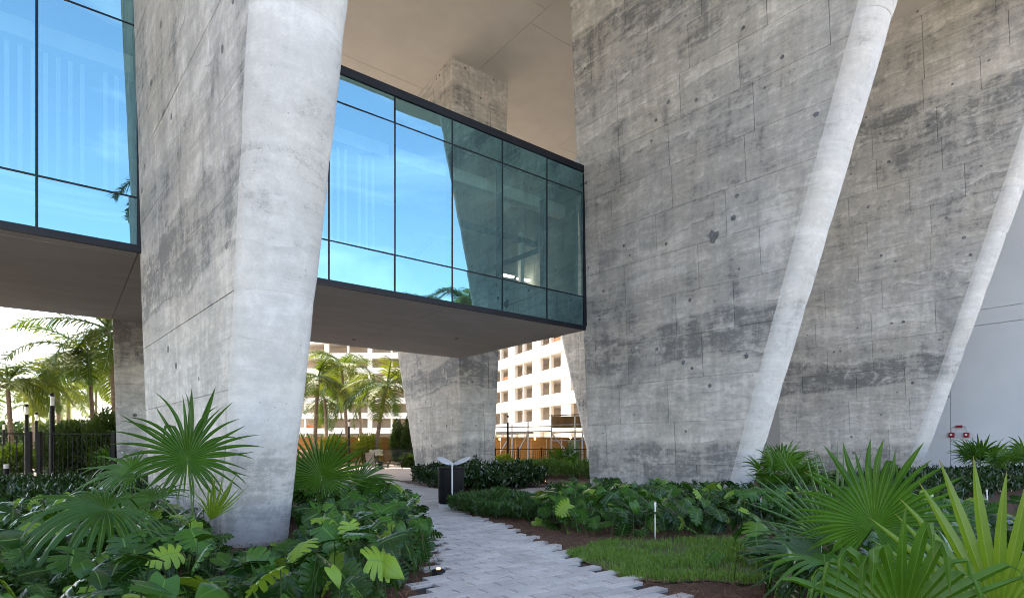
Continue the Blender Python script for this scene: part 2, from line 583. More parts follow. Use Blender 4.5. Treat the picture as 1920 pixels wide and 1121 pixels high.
def clear_glass():
    t = NT('clear_rail_glass')
    g = t.n('ShaderNodeBsdfGlossy')
    g.inputs['Roughness'].default_value = 0.01
    tr = t.n('ShaderNodeBsdfTransparent')
    tr.inputs['Color'].default_value = (0.92, 0.95, 0.94, 1)
    ms = t.n('ShaderNodeMixShader')
    ms.inputs[0].default_value = 0.07
    t.l(tr.outputs[0], ms.inputs[1])
    t.l(g.outputs[0], ms.inputs[2])
    return t.done(ms.outputs[0])


M['clear'] = clear_glass()

# ------------------------------------------------------------------ ground
CEIL = 17.5
SOF = 5.05
VG = 13.2                       # glass plane
VB = 20.55                      # back face of the bridge
g = MB()
g.add([(-900, -900, -0.03), (900, -900, -0.03), (900, 900, -0.03), (-900, 900, -0.03)], [(0, 1, 2, 3)])
tag(g.build('ground', M['sand']), kind='structure')
g = MB()
g.add([(-24, -6, -0.012), (33, -6, -0.012), (33, 33, -0.012), (-24, 33, -0.012)], [(0, 1, 2, 3)])
tag(g.build('planting_bed', M['mulch']), kind='structure')

# patio slab under the far side of the building (tan pavers)
pt = [G(430, 905), G(775, 900), G(792, 878.5), G(700, 870), G(560, 866), G(430, 866)]
patio_poly = [(p.x, p.y) for p in pt]
g = MB()
g.add([(x, y, 0.0) for x, y in patio_poly], [tuple(range(len(patio_poly)))])
patio = tag(g.build('patio', M['patio']), kind='structure')

# winding path of long pavers
path_px_l = [(742, 1180), (772, 1121), (800, 1085), (815, 1062), (832, 1030), (800, 985), (752, 945), (722, 922), (690, 908)]
path_px_r = [(1330, 1160), (1235, 1108), (1140, 1076), (1050, 1036), (950, 990), (880, 968), (838, 957), (905, 945), (1000, 936),
             (1100, 924), (1100, 911), (1000, 915), (900, 926), (850, 922), (780, 910), (735, 902)]
path_poly = [tuple(G(*q).to_2d()) for q in path_px_l] + [tuple(G(*q).to_2d()) for q in reversed(path_px_r)]
g = MB()
g.add([(x, y, -0.010) for x, y in path_poly], [tuple(range(len(path_poly)))])
path = tag(g.build('path', M['groove']), kind='structure')
PW, PL = 0.150, 0.46
cells = []
us = [q[0] for q in path_poly]
vs_ = [q[1] for q in path_poly]
row = 0
v = min(vs_)
while v < max(vs_):
    off = (row % 2) * 0.5 * PL + random.uniform(-0.05, 0.05)
    u = min(us) - PL + off
    while u < max(us):
        if in_poly(u + PL / 2, v + PW / 2, path_poly):
            cells.append((u + PL / 2, v + PW / 2))
        u += PL
    v += PW
    row += 1
cells.sort(key=lambda c: c[0] ** 2 + c[1] ** 2)


def paver_mesh(L, W, T=0.06, b=0.006):
    m = MB()
    hx, hy = L / 2, W / 2
    vs = [(-hx, -hy, -T), (hx, -hy, -T), (hx, hy, -T), (-hx, hy, -T),
          (-hx, -hy, -b), (hx, -hy, -b), (hx, hy, -b), (-hx, hy, -b),
          (-hx + b, -hy + b, 0), (hx - b, -hy + b, 0), (hx - b, hy - b, 0), (-hx + b, hy - b, 0)]
    fs = [(8, 9, 10, 11)]
    for k in range(4):
        k2 = (k + 1) % 4
        fs.append((k, k2, 4 + k2, 4 + k))
        fs.append((4 + k, 4 + k2, 8 + k2, 8 + k))
    return m.add(vs, fs)


pm = paver_mesh(PL - 0.021, PW - 0.019, 0.06, 0.003).mesh('paver', M['paver'])
far_p = MB()
for i, (u, v) in enumerate(cells):
    if i < 300:
        o = link('paver', pm, path, (u, v, 0.022 + random.uniform(-0.0012, 0.0012)))
        o.rotation_euler = (random.uniform(-.002, .002), random.uniform(-.0015, .0015), random.uniform(-.005, .005))
    else:
        far_p.box((u, v, 0.0), (PL - 0.014, PW - 0.012, 0.044 + random.uniform(-.002, .002)))
if far_p.v:
    tag(far_p.build('far_pavers', M['paver'], path), kind='stuff')
print('pavers', len(cells))

# ------------------------------------------------------------------ concrete piers
PITCH = 11.95
UC = 2.15


def hN(z):
    return 0.44 + 0.014 * z


def vN(z):
    return 8.62 - 0.30 * z


def pier_profile(k, z, north):
    """corner points of the plan of a pier at height z: near-left, far-left, far-right, near-right"""
    u0 = PITCH * k
    lf, rf = u0 + 1.37 - 0.027 * z, u0 + 3.02 + 0.048 * z
    if not north:
        vf = 13.16 + 0.03 * z
        vn = vN(z)
    else:
        vf = 20.62 + 0.004 * z
        vn = 33.7 - vN(z)
    ln, rn = u0 + UC - hN(z), u0 + UC + hN(z)
    return (ln, vn), (lf, vf), (rf, vf), (rn, vn)


def cap_pts(k, z, north, grow=0.0, n=14):
    (lx, vn), _, _, (rx, _) = pier_profile(k, z, north)
    cx, a = (lx + rx) / 2, (rx - lx) / 2 + grow
    b = a * 0.76 + grow
    s = 1 if north else -1
    return [(cx - a * math.cos(math.pi * i / n), vn + s * b * math.sin(math.pi * i / n)) for i in range(n + 1)]


def pier(k, north, label, z0=-0.3, z1=CEIL + 0.02, seed=0):
    rnd = random.Random(seed)
    root = thing('concrete_pier', label, 'concrete pier', (PITCH * k + UC, 13 if not north else 20.7, 0), 'leaning concrete piers')
    off = root.location.copy()
    # core: straight loft
    c = MB()
    zs = [z0 + (z1 - z0) * i / 12 for i in range(13)]
    ins = 0.03
    ring = []
    for z in zs:
        a, b, cc, d = pier_profile(k, z, north)
        s = 1 if not north else -1
        ring.append([Vector((a[0] + ins, a[1], z)) - off, Vector((b[0] + ins, b[1] - s * ins, z)) - off,
                     Vector((cc[0], cc[1] - s * ins, z)) - off, Vector((d[0], d[1], z)) - off])
    vs = [p for r in ring for p in r]
    fs = []
    for i in range(12):
        for q in range(4):
            q2 = (q + 1) % 4
            fs.append((i * 4 + q, i * 4 + q2, (i + 1) * 4 + q2, (i + 1) * 4 + q))
    fs.append((0, 1, 2, 3))
    fs.append((48, 49, 50, 51))
    c.add(vs, fs)
    c.build('core', M['concrete'], root)

    # rounded end in lifts
    z = z0
    n = 14
    while z < z1 - 0.05:
        h = rnd.choice([1.3, 1.9, 2.4, 1.6]) if z > 0 else 1.6
        ze = min(z + h, z1)
        if z1 - ze < 0.5:
            ze = z1
        m = MB()
        gr = rnd.uniform(-0.003, 0.004)
        steps = 5
        vs = []
        for j in range(steps + 1):
            zz = z + (ze - z) * j / steps
            lip = -0.011 if j in (0, steps) else 0.0
            zz2 = zz
            for q in cap_pts(k, zz, north, gr + lip, n):
                vs.append(Vector((q[0], q[1], zz2)) - off)
        fs = []
        for j in range(steps):
            for i in range(n):
                fs.append((j * (n + 1) + i, j * (n + 1) + i + 1, (j + 1) * (n + 1) + i + 1, (j + 1) * (n + 1) + i))
        m.add(vs, fs)
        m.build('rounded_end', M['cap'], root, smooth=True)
        z = ze

    # formwork panels on the left face and on the flat end
    tie = MB()
    tie.lathe([(0.052, 0.0), (0.050, 0.003), (0.034, 0.0032), (0.022, 0.0008)], 10)
    tie_me = tie.mesh('tie_hole', M['tie'])

    def face_panels(A, B, rows, plen, nrm, ties=True):
        """A(z), B(z): ends of the face at height z, panels run from A to B"""
        zz = z0
        r = 0
        while zz < z1 - 0.02:
            ze = min(zz + rows, z1)
            La = (B((zz + ze) / 2) - A((zz + ze) / 2)).length
            cuts = [0.0]
            x = plen * rnd.choice([0.35, 0.5, 0.62, 0.8, 1.0])
            while x < La - 0.35:
                cuts.append(x)
                x += plen * rnd.choice([0.8, 1.0, 1.0, 1.15])
            cuts.append(La)
            for i in range(len(cuts) - 1):
                gz = 0.0022
                gx0 = 0.0 if i == 0 else 0.007
                gx1 = 0.0 if i == len(cuts) - 2 else 0.007
                pr = rnd.uniform(-0.003, 0.003)
                cs = []
                for (zq, sgn) in ((zz + gz, 0), (ze - gz, 1)):
                    a_, b_ = A(zq), B(zq)
                    L = (b_ - a_).length
                    d = (b_ - a_) / L
                    x0 = cuts[i] + gx0
                    x1 = (cuts[i + 1] - gx1) if i < len(cuts) - 2 else L
                    if x0 > L - 0.02:
                        x0 = L - 0.02
                    x1 = max(x0 + 0.01, min(x1, L))
                    cs.append((a_ + d * x0 + nrm * pr, a_ + d * x1 + nrm * pr))
                fr = [cs[0][0], cs[0][1], cs[1][1], cs[1][0]]
                bv = 0.004
                ctr = sum(fr, Vector()) / 4
                tops = [q + (ctr - q).normalized() * bv * 1.4 for q in fr]
                edges = [q - nrm * 0.005 for q in fr]
                back = [q - nrm * 0.034 for q in fr]
                m = MB()
                m.add([q - off for q in back + edges + tops],
                      [(8, 9, 10, 11)] + [(j, (j + 1) % 4, 4 + (j + 1) % 4, 4 + j) for j in range(4)] +
                      [(4 + j, 4 + (j + 1) % 4, 8 + (j + 1) % 4, 8 + j) for j in range(4)])
                m.build('formwork_panel', M['concrete'], root)
                if ties:
                    wid = (fr[1] - fr[0]).length
                    for _ in range(1 if wid < 1.3 else 2):
                        if rnd.random() < 0.45 and wid > 0.5:
                            sx, sy = rnd.uniform(0.12, 0.88), rnd.choice([0.22, 0.5, 0.78])
                            q = (fr[0] * (1 - sx) + fr[1] * sx) * (1 - sy) + (fr[3] * (1 - sx) + fr[2] * sx) * sy
                            o = link('tie_hole', tie_me, root, q + nrm * 0.0005 - off)
                            o.rotation_mode = 'QUATERNION'
                            o.rotation_quaternion = nrm.to_track_quat('Z', 'Y')
                            s_ = rnd.uniform(0.6, 1.25)
                            o.scale = (s_, s_, 1)
            zz = ze
            r += 1

    def Lf(z):
        q = pier_profile(k, z, north)[1]
        return Vector((q[0], q[1], z))

    def Ln(z):
        q = pier_profile(k, z, north)[0]
        return Vector((q[0], q[1], z))

    def Rf(z):
        q = pier_profile(k, z, north)[2]
        return Vector((q[0], q[1], z))

    e = (Ln(5) - Lf(5)).normalized()
    nl = e.cross(UP).normalized()
    if nl.x > 0:
        nl = -nl
    face_panels(Lf, Ln, 1.17, 2.1, nl)
    face_panels(Lf, Rf, 1.17, 2.4, Vector((0, -1 if north else 1, 0)), ties=north)
    return root, off, Lf, Ln, nl


piers = {}
piers[0] = pier(0, False, 'nearest leaning concrete pier, its foot among the fan palms left of the path', seed=3)
piers[1] = pier(1, False, 'broad concrete pier meeting the right end of the glass bridge', seed=11)
piers[2] = pier(2, False, 'concrete pier between the broad pier and the pale blue wall', seed=5)
piers['n0'] = pier(0, True, 'dark concrete pier in shade behind the black fence', seed=21)
piers['n1'] = pier(1, True, 'flat-ended concrete pier behind the litter bin', seed=31)
piers['n2'] = pier(2, True, 'concrete pier sliver by the scaffold, beyond the broad pier', seed=41)


# repaired chips on the broad pier
def chip(px, py, r, seed):
    root, off, Lf, Ln, nl = piers[1]
    rr = random.Random(seed)
    # point on the left face
    a, b = Lf(8), Ln(8)
    d = Vector(((px - 960) / F * CU + SU, -(px - 960) / F * SU + CU, (HOR - py) / F))
    o_ = Vector((0, 0, H))
    nrm = (b - a).cross(Lf(9) - Lf(8)).normalized()
    t_ = (a - o_).dot(nrm) / d.dot(nrm)
    q = o_ + d * t_
    e1 = (b - a).normalized()
    n = 13
    m = MB()
    vs = [q + nl * 0.007 - off]
    for i in range(n):
        an = 2 * math.pi * i / n
        rad = r * rr.uniform(0.55, 1.15)
        vs.append(q + (e1 * math.cos(an) * 0.75 + UP * math.sin(an)) * rad + nl * 0.0055 - off)
    for i in range(n):
        an = 2 * math.pi * i / n
        vs.append(vs[1 + i] - nl * 0.02)
    fs = [(0, 1 + i, 1 + (i + 1) % n) for i in range(n)]
    fs += [(1 + i, 1 + n + i, 1 + n + (i + 1) % n, 1 + (i + 1) % n) for i in range(n)]
    m.add(vs, fs)
    m.build('repair_patch', M['patch'], root)


chip(1338, 443, 0.19, 2)
chip(1376, 408, 0.10, 4)
chip(1530, 213, 0.10, 6)
chip(1281, 679, 0.08, 8)
chip(1399, 667, 0.08, 9)

# ------------------------------------------------------------------ ceiling of the overhang with its joints
S0, S1 = 1.2, 45.0
U0, U1 = -34.0, 46.0
ceil_root = link('ceiling', MB().box((0, 0, 0), (U1 - U0, S1 - S0, 7.0)).mesh('ceiling', M['ceiling']))
ceil_root.location = ((U0 + U1) / 2, (S0 + S1) / 2, CEIL + 3.53)
tag(ceil_root, kind='structure')
useams = [U0] + [14.2 + 7.0 * k for k in range(-6, 5)] + [U1]
useams = sorted(x for x in useams if U0 <= x <= U1)
for i in range(len(useams) - 1):
    a, b = useams[i], useams[i + 1]
    vv = [S0] + [w + (0.9 if i % 2 else 0.0) for w in (9.3, 16.3, 23.3, 30.3)] + [S1]
    for j in range(len(vv) - 1):
        c, d = vv[j], vv[j + 1]
        MB().box(((a + b) / 2 - ceil_root.location.x, (c + d) / 2 - ceil_root.location.y, CEIL + 0.015 - ceil_root.location.z),
                 (b - a - 0.02, d - c - 0.02, 0.03)).build('ceiling_panel', M['ceiling'], ceil_root)

# ------------------------------------------------------------------ end wall on the right
WX = 33.0
wall = thing('end_wall', 'pale blue stucco wall carrying the red alarm fixture', 'wall', (WX, 12, 0))
for (v0, v1, z0, z1) in [(1.2, 9.09, -0.2, 6.88), (9.11, 33, -0.2, 6.88), (1.2, 33, 6.9, 7.58), (1.2, 14, 7.6, CEIL), (14.02, 33, 7.6, CEIL)]:
    MB().box((0.1, (v0 + v1) / 2 - 12, (z0 + z1) / 2), (0.2, v1 - v0 - 0.0, z1 - z0)).build('stucco_panel', M['endwall'], wall)
MB().box((0.25, 17.1 - 12, CEIL / 2), (0.06, 31.8, CEIL)).build('backing', M['groove'], wall)
gr = MB()
vc = P(1777, 735, 27.4)
gr.box((-0.02, 9.31 - 12, 4.05), (0.04, 0.40, 0.75))
gpart = gr.build('vent_grille', M['silver'], wall)
for q in range(6):
    MB().box((-0.047, 9.31 - 12, 3.76 + q * 0.115), (0.012, 0.34, 0.045)).build('louvre', M['black'], gpart)

# ------------------------------------------------------------------ glass bridge
bridge = thing('glass_bridge', 'glazed bridge reflecting blue sky between the concrete piers', 'glass bridge', (6, 16.8, SOF))
BO = bridge.location.copy()


def bb(name, u0, u1, v0, v1, z0, z1, mat, parent=bridge):
    c = Vector(((u0 + u1) / 2, (v0 + v1) / 2, (z0 + z1) / 2)) - BO
    return MB().box(c, (u1 - u0, v1 - v0, z1 - z0)).build(name, mat, parent)


BU0, BU1 = -20.0, 13.18
# underside in panels
for (a, b) in [(-20, -5.8), (-5.8, 1.2), (1.2, 8.18), (8.18, 13.2)]:
    bb('soffit_panel', a + 0.008, b - 0.008, VG + 0.06, VB, SOF, SOF + 0.06, M['soffit'])
for (u_, v_) in ((5.6, 16.9), (10.7, 16.9), (-3.2, 16.9), (8.0, 19.2)):
    MB().lathe([(0.06, -0.012), (0.07, 0.0), (0.05, 0.02)], 14, Vector((u_, v_, SOF)) - BO).build('sprinkler_rose', M['roomdark'], bridge)
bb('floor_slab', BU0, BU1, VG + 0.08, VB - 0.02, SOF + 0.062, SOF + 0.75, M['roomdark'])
bb('roof_slab', BU0, BU1, VG + 0.10, VB, 9.72, 10.12, M['room'])
bb('back_wall', BU0, BU1, VB - 0.35, VB - 0.1, SOF + 0.75, 9.72, M['room'])
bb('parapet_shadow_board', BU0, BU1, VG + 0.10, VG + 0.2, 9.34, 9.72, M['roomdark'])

segs = [(-20.0, 1.30), (3.2, 13.14)]
ZB, ZT1, ZT2, ZTOP = SOF, 6.08, 9.34, 10.2
muls = {0: [-0.31 - 1.66 * k for k in range(0, 12)], 1: [3.24 + 1.66 * k for k in range(0, 6)]}
for si, (a, b) in enumerate(segs):
    ms = sorted(x for x in muls[si] if a < x < b)
    bb('bottom_rail', a, b, VG - 0.035, VG + 0.05, ZB - 0.01, ZB + 0.125, M['frame'])
    bb('top_rail', a, b, VG - 0.035, VG + 0.09, ZTOP - 0.20, ZTOP, M['frame'])
    for zt, hh in ((ZT1, 0.035), (ZT2, 0.035)):
        bb('transom', a, b, VG - 0.006, VG + 0.06, zt - hh / 2, zt + hh / 2, M['frame'])
    bb('end_frame', b - 0.13 if si == 0 else b - 0.075, b + 0.06, VG - 0.03, VG + 0.10, ZB + 0.125, ZTOP - 0.2, M['frame'])
    for x in ms:
        bb('mullion', x - 0.02, x + 0.02, VG - 0.008, VG + 0.12, ZB + 0.125, ZTOP - 0.2, M['frame'])
        # deeper box behind the vision glass
        bb('mullion_box', x - 0.035, x + 0.035, VG + 0.122, VG + 0.27, ZT1 + 0.03, ZT2 - 0.03, M['frame'])
    xs = [a] + ms + [b - 0.07]
    for i in range(len(xs) - 1):
        if xs[i + 1] - xs[i] < 0.1:
            continue
        for (z0, z1, nm) in ((ZB + 0.125, ZT1 - 0.018, 'spandrel_pane'), (ZT1 + 0.018, ZT2 - 0.018, 'pane'), (ZT2 + 0.018, ZTOP - 0.2, 'spandrel_pane')):
            tw = random.uniform(-0.005, 0.005)
            tz = random.uniform(-0.0025, 0.0025)
            u0, u1 = xs[i] + 0.021, xs[i + 1] - 0.021
            m = MB()
            pts = [(u0, VG - tw - tz, z0), (u1, VG + tw - tz, z0), (u1, VG + tw + tz, z1), (u0, VG - tw + tz, z1)]
            m.add([Vector(q) - BO for q in pts], [(0, 1, 2, 3)])
            m.build(nm, M['glass'], bridge)
            if nm == 'spandrel_pane':
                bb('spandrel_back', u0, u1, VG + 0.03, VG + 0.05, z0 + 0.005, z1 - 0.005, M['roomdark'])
# inside: dropped beam, rows of slats, cross braces, strip lights
bb('ceiling_beam', BU0, BU1, VG + 0.8, VG + 1.1, 8.85, 9.2, M['slat'])
for seg in ((-1.9, 1.0), (3.4, 6.5)):
    x = seg[0]
    k = 0
    while x < seg[1]:
        if k % 9 != 4:
            bb('blind_slat', x, x + 0.07, VG + 0.9, VG + 0.95, SOF + 0.9, 8.75, M['slat'])
        x += 0.185
        k += 1
x = -19.0
while x < -2.2:
    bb('blind_slat', x, x + 0.07, VG + 0.9, VG + 0.95, SOF + 0.9, 8.75, M['slat'])
    x += 0.37
for (a, b) in (((7.6, 6.2), (9.6, 8.4)), ((9.4, 6.3), (13.0, 8.1))):
    m = MB()
    m.bar(Vector((a[0], VG + 2.2, a[1])) - BO, Vector((b[0], VG + 2.2, b[1])) - BO, 0.1, 0.16)
    m.build('brace', M['frame'], bridge)
bb('room_screen', 7.4, 13.1, VG + 4.8, VG + 4.9, SOF + 0.8, 7.6, M['roomdark'])
bb('door_frame', 12.3, 12.45, VG + 2.2, VG + 2.35, SOF + 0.75, 8.6, M['slat'])
bb('wall_rail', 7.4, 13.0, VG + 2.2, VG + 2.32, 8.25, 8.42, M['frame'])
for u_ in (11.75, 12.45):
    bb('strip_light', u_, u_ + 0.5, VG + 2.5, VG + 2.62, 7.12, 7.17, M['striplight'])
bb('end_wall_inside', 13.02, 13.12, VG + 0.3, VB - 0.4, SOF + 0.76, 9.7, M['room'])
for u_ in (5.3, 7.0, -1.3):
    m = MB()
    m.lathe([(0.05, 0), (0.05, 0.02), (0.03, 0.03)], 10, Vector((u_, VG + 2.6, 9.69)) - BO)
    m.build('down_light', M['downlight'], bridge)
# bright flashing where the roof edge meets the broad pier
bb('flashing', 12.86, 13.1, VG + 0.12, VG + 0.5, 10.0, 10.42, M['trim'])
bb('drip_line', BU0, 1.2, VG + 0.35, VG + 0.37, SOF - 0.008, SOF - 0.001, M['trim'])

# ------------------------------------------------------------------ foliage builders


def fan_frond(m, p, axis, normal, R, n=38, span=300, fused=0.5, droop=0.25, wild=0.12, base=None, width=1.0, seed=0, fold=0.0, mi=0):
    """one palmate leaf: pleated blade fused at the middle, tips free, plus its stalk down to base"""
    rr = random.Random(seed)
    Y = axis.normalized()
    Z = (normal - Y * normal.dot(Y)).normalized()
    X = Y.cross(Z).normalized()
    sp = math.radians(span)
    for i in range(n):
        a = -sp / 2 + sp * (i + 0.5) / n
        ha = sp / n / 2
        mid = 1 - abs(a) / (sp / 2)
        L = R * (0.62 + 0.38 * min(1, mid * 1.6)) * rr.uniform(0.86, 1.08)
        fz = fused * rr.uniform(0.92, 1.08) * (0.75 + 0.25 * mid)
        dr = droop * rr.uniform(0.5, 1.5)
        hang = rr.random() < fold
        kink = rr.uniform(0.55, 0.8)
        tw = rr.uniform(-1, 1) * wild
        g_ = 1 - fz
        rows = [0.004, 0.2, fz * 0.7, fz, fz + g_ * 0.18, fz + g_ * 0.36, fz + g_ * 0.54, fz + g_ * 0.7, fz + g_ * 0.86, 1.0]
        vs, uvs = [], []
        c = p.copy()
        r0 = 0.0
        for j, r in enumerate(rows):
            if r <= fz:
                hw = math.tan(ha) * L * r
            else:
                hw = math.tan(ha) * L * fz * (1 - ((r - fz) / g_) ** 1.7) * width + 0.0006
            aa = a + tw * max(0, r - fz)
            d = X * math.sin(aa) + Y * math.cos(aa)
            sd = X * math.cos(aa) - Y * math.sin(aa)
            bend = dr * max(0.0, r - 0.25) * 2.2
            dv = (d + Z * 0.12 - Z * bend * 0.6 - UP * bend * 0.8).normalized()
            if hang and r > kink:
                k_ = min(1.0, (r - kink) / 0.16)
                dv = (dv * (1 - k_) + (-UP + d * 0.2) * k_ + UP * 0.001).normalized()
            c = c + dv * L * (r - r0)
            r0 = r
            nn = sd.cross(dv)
            if nn.dot(Z) < 0:
                nn = -nn
            vs += [c - sd * hw, c + nn * hw * 0.75, c + sd * hw]
            uvs += [(0.2, r), (0.5, r), (0.8, r)]
        fs = []
        for j in range(len(rows) - 1):
            b = j * 3
            fs += [(b, b + 1, b + 4, b + 3), (b + 1, b + 2, b + 5, b + 4)]
        m.add(vs, fs, mi, uvs)
    # the small crest where stalk and blade meet, and the stalk
    if base is not None:
        p = p - Z * 0.012 - Y * 0.02
        d0 = (p - base)
        mid = base + d0 * 0.5 + UP * 0.06 * d0.length
        pts = []
        for q in range(7):
            t = q / 6
            pts.append(base * (1 - t) ** 2 + mid * 2 * t * (1 - t) + p * t * t)
        m.tube(pts, [0.016, 0.013, 0.011, 0.010, 0.009, 0.008, 0.005], 6, 1)
    return m


def ray_frame(p):
    """directions at p: towards the camera, to the viewer's right, up"""
    t = (Vector((0, 0, H)) - p)
    t.z = 0
    t.normalize()
    return t


def fan_palm(name, label, base, fronds, group='fan palms in the beds'):
    """fronds: list of dicts with p (hastula, world), axis, normal, R ... ; base: foot of the plant"""
    root = thing(name, label, 'fan palm', base, group)
    m = MB()
    top = Vector((0, 0, 0.32))
    m.tube([(0, 0, -0.15), (0.01, 0, 0.12), (0, 0.01, 0.34)], [0.055, 0.065, 0.035], 9)
    m.build('trunk', M['bark'], root, smooth=True)
    for i, f in enumerate(fronds):
        f = dict(f)
        mat = f.pop('mat', 'fan')
        q = f.pop('p') - Vector(base)
        mm = MB()
        fan_frond(mm, q, base=top + Vector((random.uniform(-.02, .02), random.uniform(-.02, .02), random.uniform(-.1, .05))), **f)
        mm.build('frond', [M[mat], M['petiole']], root)
    return root


def spear(m, p, d, L, w):
    """unopened leaf: narrow folded blade"""
    d = d.normalized()
    s = d.cross(CAMF).normalized()
    nn = s.cross(d)
    rows = [(0, 0.35), (0.3, 0.9), (0.55, 1), (0.8, 0.6), (1, 0.02)]
    vs, uvs = [], []
    for r, k in rows:
        c = p + d * L * r
        vs += [c - s * w * k, c + nn * w * 0.5 * k, c + s * w * k]
        uvs += [(0.2, r), (0.5, r), (0.8, r)]
    fs = []
    for j in range(len(rows) - 1):
        b = j * 3
        fs += [(b, b + 1, b + 4, b + 3), (b + 1, b + 2, b + 5, b + 4)]
    m.add(vs, fs, 0, uvs)


def monstera_mesh(seed, lobes=7, size=1.0):
    """split leaf: stalk end at the origin, blade along +Y, upper side +Z"""
    rr = random.Random(seed)
    m = MB()
    L = size
    n = lobes
    arch = rr.uniform(0.18, 0.45)
    sided = rr.uniform(0.2, 0.6)
    bend = rr.uniform(-0.06, 0.06)

    def mid(t):
        return Vector((bend * L * t * t, L * t * (1 - 0.06 * t), L * (0.10 * t - arch * t * t)))

    def halfw(t):
        return L * 0.50 * math.sin(math.pi * min(0.999, (t + 0.20) / 1.20) ** 0.86) ** 0.75

    cols = [0.0, 0.3, 0.62, 0.86, 1.0]
    for side in (-1, 1):
        cut = [0.0]
        for i in range(n):
            cut.append(cut[-1] + rr.uniform(0.75, 1.25))
        cut = [0.02 + 0.98 * c / cut[-1] for c in cut]
        for i in range(n):
            t0, t1 = cut[i], cut[i + 1]
            split = rr.uniform(0.18, 0.34) * (t1 - t0) if rr.random() < 0.85 else 0.0
            dz = rr.uniform(-0.10, 0.05) * L
            ext = rr.uniform(0.92, 1.06)
            vs, uvs = [], []
            for q, (tt, wf) in enumerate(((t0, 0.88), (t0 * 0.6 + t1 * 0.4, 1.0), (t0 * 0.25 + t1 * 0.75, 1.03), (t1, 0.93))):
                for c in cols:
                    t = tt
                    k = max(0.0, c - 0.25)
                    if q == 0 and i > 0:
                        t = tt + split * k
                    if q == 3 and i < n - 1:
                        t = tt - split * k
                    t = min(t, 0.995)
                    w = max(halfw(t), 0.004) * (1 if c < 0.9 else wf) * ext
                    ang = math.radians(-38 + 85 * t) if t < 0.5 else math.radians(4.5 + 95 * (t - 0.5))
                    off = w * c
                    p = mid(tt if c == 0 else t) + Vector((side * off * math.cos(ang), off * math.sin(ang) * (1 - 0.25 * c), 0))
                    p.z += off * 0.16 - sided * (off / L) ** 2 * L * 1.5 + dz * k * k
                    if q in (0, 3):
                        p.z -= 0.018 * L * c
                    vs.append(p)
                    uvs.append((0.5 + side * 0.5 * c, t))
            nc = len(cols)
            fs = []
            for q in range(3):
                for c in range(nc - 1):
                    f = (q * nc + c, q * nc + c + 1, (q + 1) * nc + c + 1, (q + 1) * nc + c)
                    fs.append(f if side > 0 else f[::-1])
            m.add(vs, fs, 0, uvs)
    return m.mesh('split_leaf', M['monstera'], smooth=True)


def heart_mesh(seed, size=1.0):
    """young unsplit leaf"""
    m = MB()
    rr = random.Random(seed)
    arch = rr.uniform(0.1, 0.5)
    sd = rr.uniform(-0.2, 0.5)
    rows = [0, 0.12, 0.28, 0.48, 0.68, 0.86, 1.0]
    cols = [-1, -0.5, 0, 0.5, 1]
    vs, uvs = [], []
    for t in rows:
        w = size * 0.36 * (math.sin(math.pi * min(1, (t + 0.18) / 1.18) ** 0.8) if t < 1 else 0.01)
        for c in cols:
            vs.append(Vector((w * c, size * t - abs(c) * (0.16 * size if t < 0.2 else 0), size * (0.1 * t - arch * t * t) + abs(w * c) * (0.35 - sd * abs(c)) + 0.015 * math.sin(9 * t + 3 * c))))
            uvs.append((0.5 + 0.5 * c, t))
    fs = []
    n = len(cols)
    for j in range(len(rows) - 1):
        for c in range(n - 1):
            fs.append((j * n + c, j * n + c + 1, (j + 1) * n + c + 1, (j + 1) * n + c))
    m.add(vs, fs, 0, uvs)
    return m.mesh('heart_leaf', M['monstera'], smooth=True)


MON = [monstera_mesh(s, random.choice([6, 7, 8])) for s in range(7)]
HEART = [heart_mesh(s) for s in range(4)]


